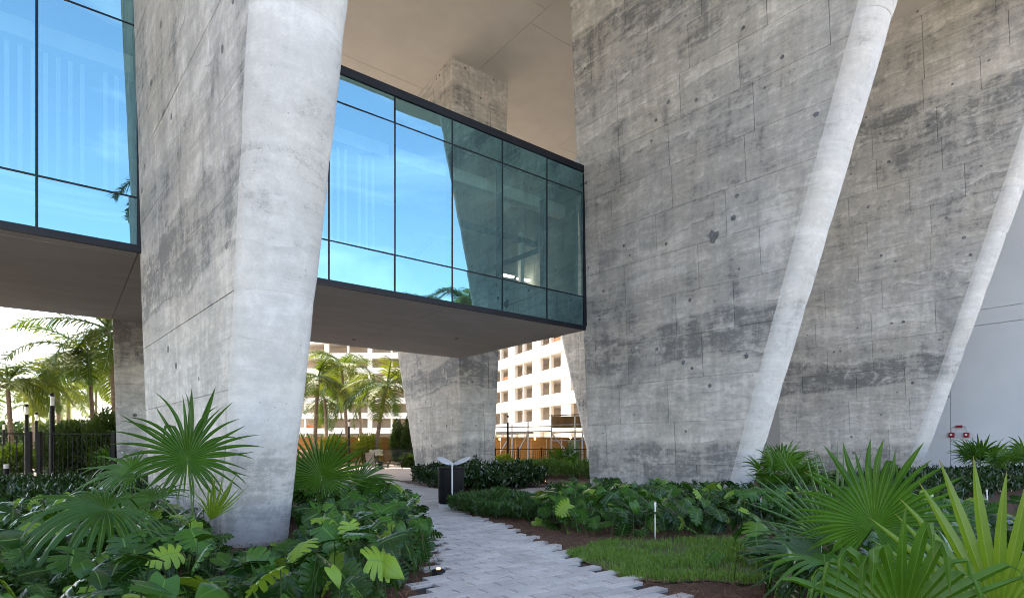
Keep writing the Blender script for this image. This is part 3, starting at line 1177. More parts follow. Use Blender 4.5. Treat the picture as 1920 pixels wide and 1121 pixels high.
def leaf_bed(region, seeds, density, height, size, avoid=None, heart=0.25, seed=1, hfun=None, over=False):
    """region: list of (X, Y) in viewer metres; seeds: (X, Y, label) clumps; leaves join the nearest clump"""
    rr = random.Random(seed)
    wpoly = [tuple(C2W(*q).to_2d()) for q in region]
    xs = [q[0] for q in wpoly]
    ys = [q[1] for q in wpoly]
    area = 0.5 * abs(sum(wpoly[i][0] * wpoly[(i + 1) % len(wpoly)][1] - wpoly[(i + 1) % len(wpoly)][0] * wpoly[i][1] for i in range(len(wpoly))))
    n = int(area * density)
    clumps = []
    for (X, Y, lab) in seeds:
        b = C2W(X, Y)
        r = thing('monstera_clump', lab, 'monstera', b, 'split-leaf plants in the beds')
        clumps.append((b, r, MB()))
    pts = []
    tries = 0
    while len(pts) < n and tries < n * 60:
        tries += 1
        x, y = rr.uniform(min(xs), max(xs)), rr.uniform(min(ys), max(ys))
        if not in_poly(x, y, wpoly):
            continue
        if avoid and avoid(x, y) and not (over and not pier_foot(x, y)):
            continue
        md = 0.62 / math.sqrt(density)
        if any((x - q[0]) ** 2 + (y - q[1]) ** 2 < md * md for q in pts):
            if rr.random() < 0.9:
                continue
        pts.append((x, y))
    for (x, y) in pts:
        w = Vector((x, y, 0))
        b, r, stem = min(clumps, key=lambda c: (c[0] - w).length_squared)
        if len(r.children) > 290:
            continue
        hh = height * (hfun(x, y) if hfun else 1.0)
        z = hh * (0.12 + 0.88 * rr.random() ** 0.75)
        me = rr.choice(HEART) if rr.random() < heart else rr.choice(MON)
        o = link('leaf', me, r, w - b + Vector((0, 0, z)))
        s = size * rr.uniform(0.65, 1.15)
        if me in HEART:
            s *= 0.72
        o.scale = (s, s, s)
        # blades lean outwards and mostly towards open light (the viewer's side)
        to_light = math.atan2(-0.85, -0.25) + rr.gauss(0, 1.1)
        yaw = to_light - math.pi / 2
        tilt = rr.gauss(-0.45, 0.45) - (0.5 if z < hh * 0.55 else 0)
        o.rotation_euler = (tilt, rr.gauss(0, 0.4), yaw)
        foot = w - b + Vector((rr.uniform(-.16, .16), rr.uniform(-.16, .16), -0.02))
        a = w - b + Vector((0, 0, z))
        stem.tube([foot, foot.lerp(a, 0.55) + Vector((rr.uniform(-.03, .03), rr.uniform(-.03, .03), 0.06)), a], [0.006, 0.005, 0.004], 4, cap=False)
    for b, r, stem in clumps:
        if stem.v:
            tag(stem.build('stems', M['darkstem'], r), kind='stuff')


def leaf_cards(m, cfun, n, size, rr, up=0.5, aspect=0.42):
    """small pointed folded leaves; cfun(rr) gives position and outward direction"""
    for _ in range(n):
        p, d = cfun(rr)
        d = (d + Vector((rr.gauss(0, .55), rr.gauss(0, .55), rr.gauss(up, .5)))).normalized()
        s = d.cross(Vector((rr.uniform(-1, 1), rr.uniform(-1, 1), rr.uniform(-1, 1)))).normalized()
        L = size * rr.uniform(0.6, 1.25)
        w = L * aspect * 0.5
        nn = s.cross(d)
        m.add([p, p + d * L * 0.5 + s * w + nn * w * .4, p + d * L - nn * L * 0.12, p + d * L * 0.5 - s * w + nn * w * .4],
              [(0, 1, 2), (0, 2, 3)], 0, [(0.5, 0), (1, .5), (.5, 1), (0, .5)])


def blob(c, rx, ry, rz, lump=0.3, seed=0):
    c = Vector(c)

    def f(rr):
        while True:
            d = Vector((rr.gauss(0, 1), rr.gauss(0, 1), rr.gauss(0, 1)))
            if d.length > 0.1:
                break
        d.normalize()
        k = 1 + lump * mnoise.noise(Vector((d.x * 2.2 + seed, d.y * 2.2, d.z * 2.2 + seed * 0.37))) * 1.6
        r = (rr.random() ** 0.32) * k
        return c + Vector((d.x * rx * r, d.y * ry * r, d.z * rz * r)), d
    return f


def shrub(name, label, cat, base, rx, ry, h, n, size, mat, group=None, lump=0.35, seed=0, kind=None, up=0.5, aspect=0.42):
    rr = random.Random(seed)
    root = thing(name, label, cat, base, group)
    if kind:
        root['kind'] = kind
    m = MB()
    leaf_cards(m, blob((0, 0, h * 0.52), rx, ry, h * 0.52, lump, seed), n, size, rr, up, aspect)
    m.build('foliage', M[mat], root)
    s = MB()
    for k in range(7):
        a = rr.uniform(0, 6.28)
        e = Vector((math.cos(a) * rx * .6, math.sin(a) * ry * .6, h * rr.uniform(.5, .9)))
        s.tube([(rr.uniform(-.06, .06), rr.uniform(-.06, .06), -0.05), e * 0.5 + Vector((0, 0, h * .1)), e], [0.02, 0.014, 0.006], 5)
    s.build('stem', M['bark'], root)
    return root


def coco_frond_mesh(seed, L=2.6, n=40):
    """feather leaf: base at the origin, leaving along +X and rising, hanging tip"""
    rr = random.Random(seed)
    m = MB()
    up0 = rr.uniform(0.1, 1.05)
    sag = rr.uniform(0.8, 1.6)
    side = rr.uniform(-0.25, 0.25)
    N = 12

    def pt(t):
        a = up0 - sag * t * 1.15
        return a

    pts = [Vector((0, 0, 0))]
    for i in range(N):
        t = (i + 0.5) / N
        a = pt(t)
        pts.append(pts[-1] + Vector((math.cos(a), side * t, math.sin(a))) * L / N)
    m.tube(pts, [0.035 * (1 - i / (N + 1)) + 0.006 for i in range(N + 1)], 4, 1, cap=False)
    for i in range(n):
        t = 0.14 + 0.86 * i / (n - 1)
        k = min(N - 1, int(t * N))
        fr = t * N - k
        p = pts[k].lerp(pts[k + 1], min(1, fr))
        tan = (pts[k + 1] - pts[k]).normalized()
        lat = tan.cross(UP).normalized()
        nrm = lat.cross(tan)
        ll = L * 0.32 * (math.sin(math.pi * min(1, 0.12 + t * 0.86)) ** 0.6) * rr.uniform(0.85, 1.1)
        for s in (-1, 1):
            d = (lat * s * 0.85 + tan * 0.55 + nrm * rr.uniform(-0.15, 0.35)).normalized()
            q1 = p + d * ll * 0.5 - UP * ll * 0.06
            q2 = p + d * ll * 0.92 - UP * ll * rr.uniform(0.25, 0.5)
            wv = tan * L * 0.0105
            m.add([p - wv, p + wv, q1 + wv * 0.9, q1 - wv * 0.9, q2], [(0, 1, 2, 3), (3, 2, 4)], 0,
                  [(0, 0), (1, 0), (1, .5), (0, .5), (.5, 1)])
    return m.mesh('frond', [M['coco'], M['petiole']])


COCO = [coco_frond_mesh(s) for s in range(6)]


def coconut_palm(label, crown, lean, nf=17, size=1.0, group='coconut palms beyond the building', seed=0, base_z=-0.1, tr=0.14):
    """crown: world point; lean: horizontal offset of the foot from below the crown"""
    rr = random.Random(seed)
    base = Vector((crown.x + lean[0], crown.y + lean[1], 0))
    root = thing('coconut_palm', label, 'palm tree', base, group)
    m = MB()
    pts, rad = [], []
    top = crown - base
    for i in range(15):
        t = i / 14
        p = Vector((top.x * t ** 1.6, top.y * t ** 1.6, base_z + (top.z - base_z) * t))
        pts.append(p)
        rad.append(tr * (1.35 - 0.25 * min(1, t * 5) - 0.35 * t) * (1 + 0.05 * (i % 2)))
    m.tube(pts, rad, 10)
    m.build('trunk', M['trunk'], root, smooth=True)
    for k in range(nf):
        o = link('frond', rr.choice(COCO), root, top + Vector((0, 0, rr.uniform(-.12, .12))))
        s = size * rr.uniform(0.8, 1.15)
        o.scale = (s, s, s)
        o.rotation_euler = (rr.uniform(-.25, .25), rr.uniform(-0.55, 0.75), k * 2.399 + rr.uniform(-.3, .3))
    # nuts
    nm = MB()
    for k in range(5):
        a = rr.uniform(0, 6.28)
        nm.lathe([(0.02, -0.13), (0.09, -0.07), (0.11, 0), (0.07, 0.08), (0.01, 0.11)], 8, top + Vector((math.cos(a) * .22, math.sin(a) * .22, -0.22)))
    nm.build('coconut_bunch', M['bark'], root, smooth=True)
    return root


# ------------------------------------------------------------------ split-leaf beds
def pier_foot(x, y):
    for k in (0, 1, 2):
        if PITCH * k + 1.25 < x < PITCH * k + 3.1 and 7.95 < y < 13.4:
            return True
    return False


def path_or(x, y):
    return pier_foot(x, y) or in_poly(x, y, path_poly)


def low_front(x, y):
    X, Y = CU * x - SU * y, SU * x + CU * y
    px = 960 + F * X / Y
    if px < 380 or px > 575 or Y > 8.6:
        return 1.0
    e = min(1.0, (px - 380) / 30, (575 - px) / 30)
    lim = max(0.08, min(1.0, (1.3 - 0.158 * Y - 0.12) / 0.64))
    return 1 + (lim - 1) * e


left_region = [(-3.6, 2.75), (-0.9, 2.9), (-0.92, 4.2), (-1.05, 5.2), (-0.92, 6.2), (-1.05, 7.4), (-1.6, 9.6), (-2.6, 12.2),
               (-4.2, 12.6), (-5.0, 9.5), (-7.6, 9.2), (-8.0, 7.2)]
leaf_bed(left_region, [
    (-2.9, 3.6, 'split-leaf clump in the lower left corner under the drooping fan leaf'),
    (-1.7, 3.7, 'split-leaf clump at the bottom edge left of the path'),
    (-1.55, 5.3, 'split-leaf clump spilling beside the glowing ground light'),
    (-2.9, 5.6, 'split-leaf clump at the foot of the nearest pier, in front'),
    (-1.9, 7.4, 'split-leaf clump overhanging the path left edge, below the small fan palm'),
    (-2.9, 10.6, 'split-leaf clump behind the nearest pier toward the patio'),
    (-4.6, 6.0, 'split-leaf clump around the stem of the tall fan palm'),
    (-6.4, 8.3, 'split-leaf clump at the far left in front of the ground cover'),
], 37, 0.64, 0.265, path_or, 0.3, 5, over=True, hfun=low_front)

mid_region = [(0.35, 9.8), (0.75, 8.9), (1.6, 8.5), (2.6, 8.55), (3.6, 8.6), (4.6, 8.8), (5.8, 10.5), (5.6, 13.2), (3.2, 14.6), (1.6, 14.9), (0.9, 13.0)]
leaf_bed(mid_region, [
    (0.95, 10.6, 'split-leaf clump at the left end of the bed under the broad pier'),
    (1.8, 9.6, 'split-leaf clump behind the straight white riser pipe'),
    (2.9, 9.8, 'split-leaf clump right of the white riser below the broad pier'),
    (4.2, 10.2, 'split-leaf clump below the rounded end of the broad pier'),
    (1.8, 12.8, 'split-leaf clump close against the broad pier'),
    (4.8, 12.2, 'split-leaf clump in the gap between the two right piers'),
], 33, 0.58, 0.28, path_or, 0.2, 9)

right_region = [(2.05, 5.0), (2.25, 6.4), (3.1, 7.6), (4.2, 8.0), (5.4, 9.8), (8.6, 12.2), (8.0, 8.2), (5.2, 4.6), (3.4, 3.4), (2.2, 3.9)]
leaf_bed(right_region, [
    (2.5, 5.6, 'split-leaf clump leaning over the right edge of the grass'),
    (2.8, 4.3, 'split-leaf clump at the bottom edge under the big fan leaves'),
    (4.0, 6.6, 'split-leaf clump behind the bluish fan palm'),
    (5.6, 8.6, 'split-leaf clump in front of the second right pier'),
    (7.4, 9.8, 'split-leaf clump before the pale blue wall'),
], 17, 0.52, 0.32, path_or, 0.2, 13)

# low dark ground cover
rr = random.Random(4)


def cover(label, region, n, size, height, mat='cover', seed=0, up=0.9, name='ground_cover', aspect=0.42):
    r2 = random.Random(seed)
    wp = [tuple(C2W(*q).to_2d()) for q in region]
    xs, ys = [q[0] for q in wp], [q[1] for q in wp]

    def f(r_):
        for _ in range(400):
            x, y = r_.uniform(min(xs), max(xs)), r_.uniform(min(ys), max(ys))
            if in_poly(x, y, wp) and not path_or(x, y):
                break
        hmax = height * (0.72 + 0.5 * mnoise.noise(Vector((x * 1.3 + seed, y * 1.3, 0.3))) + 0.3 * mnoise.noise(Vector((x * 4, y * 4, seed))))
        return Vector((x, y, max(0.03, hmax) * r_.random() ** 0.45)), Vector((r_.gauss(0, .5), r_.gauss(0, .5), 0.4))
    m = MB()
    leaf_cards(m, f, n, size, r2, up, aspect)
    o = m.build(name, M[mat])
    return tag(o, label, 'ground cover', kind='stuff')


cover('dark glossy ground cover between the fence and the nearest pier', [(-8.6, 9.0), (-5.0, 9.4), (-5.2, 12.6), (-9.8, 17.5), (-13.2, 19.0), (-16.5, 18.8), (-10.5, 10.0)],
      15000, 0.15, 0.55, 'cover', 2)
cover('low bright shrub border beside the litter bin', [(-1.38, 12.3), (-1.2, 11.3), (-0.6, 10.9), (0.35, 10.3), (0.9, 10.6), (0.9, 13.6), (0.0, 13.9), (-0.9, 13.4)],
      16000, 0.095, 0.36, 'lowshrub', 3, 0.8, 'low_shrub_border', 0.34)
cover('leafy bed round the foot of the flat-ended pier', [(-3.9, 19.6), (-2.2, 18.3), (-0.2, 17.6), (0.9, 18.4), (1.2, 19.8), (0.6, 23.0), (-2.0, 23.0), (-3.6, 21.4)],
      17000, 0.16, 0.78, 'cover', 6, 0.35, 'leafy_bed', 0.45)
cover('bright hedge strip below the black fence by the scaffold', [(-1.0, 26.0), (4.2, 25.0), (4.6, 30.8), (-1.0, 31.2)],
      9000, 0.16, 0.75, 'lowshrub', 7, 0.8, 'hedge_strip', 0.45)
cover('dark ground cover in front of the pale blue wall', [(5.8, 10.8), (9.2, 12.6), (20, 20.5), (22, 26), (14.0, 21.0), (7.0, 16.5), (5.6, 13.2)],
      16000, 0.16, 0.62, 'cover', 8)
cover('ground cover filling the right edge behind the yellow-green fan leaf', [(4.6, 4.6), (8.2, 8.2), (12.0, 13.0), (15.5, 16.0), (9.0, 7.5), (5.6, 4.4)],
      7000, 0.15, 0.5, 'cover', 9)

# ------------------------------------------------------------------ fan palms
def toward(p, side=0.0, up=0.0):
    """unit vector at p that points to the viewer, turned to the viewer's right by side and raised by up"""
    t = ray_frame(p)
    return (t + CAMR * side + UP * up).normalized()


# tall one in front of the nearest pier
b1 = C2W(-3.45, 6.35)
h1 = P(352, 860, 6.3)
fl = [dict(p=h1, axis=UP + CAMR * 0.03, normal=toward(h1, 0, 0.35), R=0.78, n=46, span=356, fused=0.40, droop=0.42, wild=0.8, seed=1, fold=0.16)]
q = P(285, 938, 6.7)
fl.append(dict(p=q, axis=-CAMR * 1 + UP * 0.2 + CAMF * 0.3, normal=toward(q, -0.1, 1.6), R=0.72, n=36, span=270, fused=0.40, droop=0.45, wild=0.4, seed=2, fold=0.15))
q = P(250, 885, 7.3)
fl.append(dict(p=q, axis=-CAMR * 0.9 + UP * 0.25, normal=toward(q, -0.3, 1.0), R=0.70, n=34, span=260, fused=0.42, droop=0.5, wild=0.4, seed=3, fold=0.1))
q = P(395, 975, 6.0)
fl.append(dict(p=q, axis=CAMR * 0.4 + UP * 0.85 - CAMF * 0.2, normal=toward(q, 0.5, 0.6), R=0.55, n=12, span=80, fused=0.45, droop=0.4, wild=0.6, seed=4, mat='fanbright'))
q = P(372, 1000, 5.9)
fl.append(dict(p=q, axis=CAMR * 0.2 - UP * 0.4 - CAMF * 0.5, normal=toward(q, 0.3, 1.2), R=0.42, n=9, span=120, fused=0.4, droop=0.6, wild=0.6, seed=14, mat='fanbright'))
palm1 = fan_palm('fan_palm', 'tall fan palm spread before the nearest concrete pier', b1, fl)
mm = MB()
sp = P(357, 850, 6.45) - Vector(b1)
spear(mm, sp, UP + CAMR * 0.02, 0.72, 0.035)
spear(mm, sp + CAMR * 0.02, UP * 1 + CAMR * 0.35, 0.78, 0.035)
mm.build('spear_leaf', [M['fan']], palm1)

b2 = C2W(-2.6, 5.2)
q = P(200, 955, 4.9)
q2 = P(120, 1040, 4.6)
palm2 = fan_palm('fan_palm', 'fan palm with one umbrella-like leaf drooping over the lower left corner', b2, [
    dict(p=q, axis=-CAMR * 0.45 - UP * 0.10 - CAMF * 0.6, normal=toward(q, -0.15, 1.7), R=0.86, n=32, span=320, fused=0.40, droop=0.75, wild=0.3, seed=6, fold=0.05),
])

b3 = C2W(-3.1, 9.9)
h3 = P(603, 893, 9.8)
q = P(672, 905, 10.2)
q2 = P(560, 905, 10.3)
palm3 = fan_palm('fan_palm', 'dark fan palm rising between the nearest pier and the path', b3, [
    dict(p=h3, axis=UP + CAMR * 0.08, normal=toward(h3, 0, 0.30), R=0.84, n=46, span=356, fused=0.52, droop=0.15, wild=0.2, seed=7),
    dict(p=q, axis=CAMR * 0.9 + UP * 0.3, normal=toward(q, 0.2, 0.9), R=0.72, n=36, span=280, fused=0.5, droop=0.35, wild=0.3, seed=8),
    dict(p=q2, axis=-CAMR * 0.6 + UP * 0.6, normal=toward(q2, -0.2, 0.5), R=0.70, n=36, span=280, fused=0.5, droop=0.3, wild=0.3, seed=9),
])

# right-hand group
b4 = C2W(2.85, 4.95)
h4 = P(1638, 985, 4.6)
palm4 = fan_palm('fan_palm', 'fan palm with a wide half-open fan in front of the second right pier', b4, [
    dict(p=h4, axis=UP * 1 + CAMR * 0.12, normal=toward(h4, 0, 0.25), R=0.68, n=46, span=310, fused=0.58, droop=0.24, wild=0.6, seed=10, fold=0.16, width=1.0),
    dict(p=P(1580, 1070, 4.4), axis=-CAMR * 0.6 + UP * 0.2 - CAMF * 0.5, normal=toward(h4, -0.2, 1.3), R=0.7, n=30, span=260, fused=0.5, droop=0.6, wild=0.4, seed=11, fold=0.2),
])
b5 = C2W(2.75, 5.5)
h5 = P(1562, 1015, 5.2)
palm5 = fan_palm('fan_palm', 'bluish fan palm with narrow blades pointing up and left', b5, [
    dict(p=h5, axis=-CAMR * 0.42 + UP * 0.9, normal=toward(h5, 0.35, 0.3), R=0.98, n=26, span=150, fused=0.36, droop=0.14, wild=0.35, seed=12, mat='fanblue', width=0.9),
    dict(p=P(1540, 1050, 5.0), axis=-CAMR * 1 + UP * 0.05, normal=toward(h5, 0.1, 1.0), R=0.72, n=30, span=220, fused=0.42, droop=0.4, wild=0.35, seed=13, mat='fanblue', fold=0.1),
])
b6 = C2W(2.55, 3.1)
h6 = P(1872, 1165, 2.95)
palm6 = fan_palm('fan_palm', 'large yellow-green fan leaf at the right bottom edge', b6, [
    dict(p=h6, axis=UP * 1 - CAMR * 0.05, normal=toward(h6, -0.25, 0.45), R=0.80, n=22, span=180, fused=0.50, droop=0.10, wild=0.12, seed=15, mat='fanbright', width=0.95),
])
b7 = C2W(2.05, 3.15)
h7 = P(1690, 1168, 3.0)
palm7 = fan_palm('fan_palm', 'fan palm at the bottom right with broken hanging leaf tips', b7, [
    dict(p=h7, axis=UP * 0.8 - CAMR * 0.15 - CAMF * 0.1, normal=toward(h7, 0.0, 0.9), R=0.72, n=34, span=300, fused=0.50, droop=0.30, wild=0.25, seed=16, fold=0.6),
    dict(p=P(1790, 1140, 3.3), axis=CAMR * 0.3 + UP * 0.5 + CAMF * 0.4, normal=toward(h7, 0.3, 0.8), R=0.62, n=26, span=280, fused=0.5, droop=0.45, wild=0.3, seed=17, fold=0.3, mat='fanblue'),
])

# small fans further back, built once and copied
def small_fan(label, base, s, rz, seed):
    rr2 = random.Random(seed)
    fl = []
    for k in range(9):
        a = k * 2.399
        el = rr2.uniform(0.35, 1.25)
        d = Vector((math.cos(a) * math.cos(el), math.sin(a) * math.cos(el), math.sin(el)))
        p_ = Vector(base) + d * 0.62 * s + UP * 0.22
        n_ = Vector((-math.cos(a) * math.sin(el), -math.sin(a) * math.sin(el), math.cos(el)))
        fl.append(dict(p=p_, axis=d + n_ * 0.2, normal=n_, R=0.55 * s, n=20, span=250, fused=0.4, droop=0.5, wild=0.4, seed=seed * 20 + k))
    return fan_palm('fan_palm', label, base, fl)


small_fan('bushy fan palm in the gap between the two right piers', C2W(6.0, 12.9), 1.15, 0, 51)
small_fan('bushy fan palm left of the gap below the broad pier end', C2W(7.2, 15.6), 1.2, 0, 52)
small_fan('fan palm under the red alarm fixture', C2W(16.2, 20.2), 1.45, 0, 53)
small_fan('fan palm right of the red alarm fixture', C2W(18.2, 20.8), 1.5, 0, 54)
small_fan('fan palm at the right frame edge near the blue wall', C2W(17.2, 18.3), 1.2, 0, 55)
small_fan('fan palm in front of the black fence by the scaffold', C2W(2.75, 30.6), 1.35, 0, 56)
small_fan('fan palm behind the black fence at the left', C2W(-14.0, 20.6), 1.2, 0, 57)

# ------------------------------------------------------------------ grass patch and pine straw
gpoly = [tuple(G(*q).to_2d()) for q in [(1058, 1040), (1110, 1020), (1180, 1012), (1320, 1010), (1410, 1012), (1470, 1035), (1480, 1080), (1400, 1096), (1330, 1088), (1250, 1092), (1170, 1084), (1120, 1062)]]
g = MB()
g.add([(x, y, 0.004) for x, y in gpoly], [tuple(range(len(gpoly)))])
tag(g.build('lawn', M['turf']), kind='structure')
rr = random.Random(77)
m = MB()
xs, ys = [q[0] for q in gpoly], [q[1] for q in gpoly]
cnt = 0
while cnt < 24000:
    x, y = rr.uniform(min(xs), max(xs)), rr.uniform(min(ys), max(ys))
    cnt += 1
    if not in_poly(x, y, gpoly):
        continue
    e = mnoise.noise(Vector((x * 1.6, y * 1.6, 4)))
    if e < -0.12 and rr.random() < 0.75:
        continue
    h = rr.uniform(0.04, 0.10) * (1 + 0.4 * e)
    a = rr.uniform(0, 6.28)
    d = Vector((math.cos(a), math.sin(a), 0))
    s = Vector((-d.y, d.x, 0)) * 0.0042
    b = Vector((x, y, 0.0))
    ln = rr.uniform(0.1, 0.9)
    m1 = b + UP * h * 0.6 + d * h * 0.25 * ln
    t1 = b + UP * h * (1 - 0.3 * ln) + d * h * ln
    m.add([b - s, b + s, m1 + s * .8, m1 - s * .8, t1], [(0, 1, 2, 3), (3, 2, 4)])
tag(m.build('grass', M['grass']), 'short green turf patch beside the paver path', 'grass', kind='stuff')

m = MB()
straw_poly = [tuple(G(*q).to_2d()) for q in [(740, 1150), (800, 1085), (840, 1000), (900, 960), (1000, 960), (1100, 1000), (1300, 1000), (1500, 1000), (1500, 1150), (1200, 1150), (1000, 1150)]]
xs, ys = [q[0] for q in straw_poly], [q[1] for q in straw_poly]
cnt = 0
while cnt < 26000:
    x, y = rr.uniform(min(xs) - 1, max(xs) + .5), rr.uniform(min(ys) - .5, max(ys) + 2)
    cnt += 1
    ip = in_poly(x, y, path_poly)
    if (ip and rr.random() < 0.992) or in_poly(x, y, gpoly) and rr.random() < 0.85:
        continue
    L = rr.uniform(0.08, 0.20)
    a = rr.uniform(0, 6.28)
    d = Vector((math.cos(a), math.sin(a), rr.uniform(-0.1, 0.22)))
    s = Vector((-math.sin(a), math.cos(a), 0)) * 0.0034
    b = Vector((x, y, 0.026 if ip else rr.uniform(0.0, 0.035)))
    if ip:
        d.z = 0.02
    c = b + d * L * 0.5 + UP * 0.01
    e = b + d * L
    m.add([b - s, b + s, c + s, c - s, e], [(0, 1, 2, 3), (3, 2, 4)])
tag(m.build('pine_straw', M['straw']), 'loose brown pine straw along the path edges', 'mulch', kind='stuff')

# ------------------------------------------------------------------ litter bin
bp = G(846, 951)
binr = thing('litter_bin', 'black litter bin with grey butterfly lid beside the path', 'litter bin', bp, rz=-math.atan2(SU, CU))


def stadium(w, d, n=24, p=3.2):
    out = []
    for i in range(n):
        a = 2 * math.pi * i / n
        ca, sa = math.cos(a), math.sin(a)
        out.append((w / 2 * abs(ca) ** (2 / p) * (1 if ca > 0 else -1), d / 2 * abs(sa) ** (2 / p) * (1 if sa > 0 else -1)))
    return out


def loft(m, levels, n=24, mi=0):
    vs, fs = [], []
    for (w, d, z) in levels:
        vs += [Vector((x, y, z)) for x, y in stadium(w, d, n)]
    for i in range(len(levels) - 1):
        for k in range(n):
            k2 = (k + 1) % n
            fs.append((i * n + k, i * n + k2, (i + 1) * n + k2, (i + 1) * n + k))
    fs.append(tuple(range(n - 1, -1, -1)))
    fs.append(tuple((len(levels) - 1) * n + k for k in range(n)))
    m.add(vs, fs, mi)
    return m


loft(MB(), [(0.54, 0.46, 0), (0.54, 0.46, 0.085), (0.52, 0.44, 0.09)]).build('plinth', M['silver'], binr, smooth=False)
loft(MB(), [(0.52, 0.44, 0.095), (0.555, 0.47, 0.12), (0.58, 0.50, 0.83), (0.585, 0.505, 0.86)]).build('body', M['black'], binr, smooth=True)
loft(MB(), [(0.60, 0.52, 0.862), (0.61, 0.53, 0.87), (0.61, 0.53, 0.895), (0.57, 0.49, 0.902)]).build('rim', M['black'], binr)
m = MB()
m.box((0.05, -0.268, 0.50), (0.028, 0.03, 1.00))
m.box((0.05, 0.0, 0.96), (0.028, 0.5, 0.05))
m.build('post', M['silver'], binr)
for s in (-1, 1):
    m = MB()
    n, rws = 18, 5
    vs, fs = [], []
    for lay in (0, 1):
        for j in range(rws + 1):
            r = j / rws
            for i in range(n):
                a = 2 * math.pi * i / n
                x = 0.05 + s * (0.19 + 0.185 * r * math.cos(a))
                y = 0.20 * r * math.sin(a)
                t = abs(x - 0.05)
                z = 0.945 + 0.15 * math.sin(min(1, t / 0.38) * 1.45) + 0.24 * (y + 0.1) - 0.03 * (y / 0.2) ** 2 - lay * (0.012 + 0.03 * (1 - r * r))
                vs.append((x, y, z))
    o_ = (rws + 1) * n
    for j in range(rws):
        for i in range(n):
            i2 = (i + 1) % n
            f = (j * n + i, j * n + i2, (j + 1) * n + i2, (j + 1) * n + i)
            fs.append(f)
            fs.append(tuple(o_ + q for q in f[::-1]))
    for i in range(n):
        i2 = (i + 1) % n
        fs.append((rws * n + i, rws * n + i2, o_ + rws * n + i2, o_ + rws * n + i))
    m.add(vs, fs)
    m.build('lid_wing', M['silver'], binr, smooth=True)

# ------------------------------------------------------------------ risers, ground lights, alarm
def riser(px, py, h, label, lean=0.0):
    b = G(px, py)
    r = thing('riser_pipe', label, 'sprinkler pipe', b, 'white sprinkler risers', -math.atan2(SU, CU))
    MB().tube([(0, 0, -0.05), (lean * 0.5, 0, h * 0.5), (lean, 0, h)], 0.0115, 8).build('pipe', M['pvc'], r, smooth=True)
    MB().lathe([(0.016, 0), (0.016, 0.05), (0.013, 0.055)], 8, (lean, 0, h - 0.055)).build('coupling', M['pvc'], r)
    MB().lathe([(0.012, 0), (0.012, 0.02), (0.006, 0.026)], 8, (lean, 0, h + 0.001)).build('nozzle', M['copper'], r)


riser(1228.5, 1010, 0.53, 'white riser pipe standing at the back edge of the grass')
riser(1427, 985, 0.46, 'short white riser pipe right of the broad pier foot')
riser(1853, 965, 0.50, 'white riser pipe in the bed near the pale blue wall', -0.03)


def ground_light(px, py, label, lit=True, s=1.0):
    b = G(px, py)
    b.z = 0.022
    r = thing('ground_light', label, 'ground light', b, 'low path lights')
    MB().lathe([(0.075 * s, 0), (0.07 * s, 0.022 * s), (0.05 * s, 0.032 * s)], 16).build('housing', M['black'], r)
    MB().lathe([(0.022 * s, 0.034 * s), (0.020 * s, 0.045 * s), (0.008 * s, 0.052 * s)], 10).build('lens', M['groundlamp'], r, smooth=True)


ground_light(822, 1076, 'glowing ground light on the path beside the split leaves')
ground_light(1023, 904, 'small ground light glowing on the far cross path', s=0.9)
ground_light(772, 878, 'small ground light glowing by the patio chairs', s=0.9)

ar = thing('alarm_fixture', 'red double alarm fixture joined by a bent conduit on the blue wall', 'alarm', (WX - 0.002, 8.75, 2.1))


def on_wall(px, py):
    dx = (px - 960) / F
    Y = WX / (CU * dx + SU)
    return Vector((0, (-SU * dx + CU) * Y - 8.75, H + (HOR - py) / F * Y - 2.1))


a, b, c = on_wall(1785, 815), on_wall(1813, 815), on_wall(1799, 799)
for q in (a, b):
    MB().box(q + Vector((-0.06, 0, 0)), (0.12, 0.20, 0.22)).build('alarm_box', M['red'], ar)
    MB().lathe([(0.05, 0), (0.045, 0.03)], 12).build('strobe_lens', M['lampglass'], ar, loc=q + Vector((-0.135, 0, 0.0))).rotation_euler = (0, -math.pi / 2, 0)
MB().box(c + Vector((-0.05, 0, 0.0)), (0.10, 0.24, 0.10)).build('junction_box', M['red'], ar)
m = MB()
for q, sgn in ((a, 1), (b, -1)):
    top = Vector((-0.03, q.y, c.z))
    m.tube([q + Vector((-0.03, 0, 0.1)), Vector((-0.03, q.y, c.z - 0.10)), Vector((-0.03, q.y + (c.y - q.y) * 0.12, c.z - 0.02)), Vector((-0.03, q.y + (c.y - q.y) * 0.3, c.z)), c + Vector((-0.03, 0, 0))], 0.014, 8)
m.build('conduit', M['silver'], ar, smooth=True)

# ------------------------------------------------------------------ fences
def bar_fence(name, label, p0, p1, h, gap, posts, bar=0.02, post=0.06, z0=0.0, cat='fence'):
    p0, p1 = Vector((p0.x, p0.y, 0)), Vector((p1.x, p1.y, 0))
    r = thing(name, label, cat, p0)
    d = p1 - p0
    L = d.length
    d.normalize()
    rz = math.atan2(d.y, d.x)
    for zz in (h - 0.03, 0.16):
        MB().box(d * (L / 2) + UP * zz, (L, 0.04, 0.045), rz).build('rail', M['black'], r)
    bm_ = MB().box((0, 0, 0), (bar, bar, h - 0.28)).mesh('bar', M['black'])
    n = int(L / gap)
    for i in range(1, n):
        o = link('bar', bm_, r, d * (L * i / n) + UP * (0.18 + (h - 0.28) / 2 + 0.002))
        o.rotation_euler = (0, 0, rz)
    for t in posts:
        MB().box(d * (L * t) + UP * ((h + 0.05) / 2 - 0.05), (post, post, h + 0.15), rz).build('post', M['black'], r)
    return r


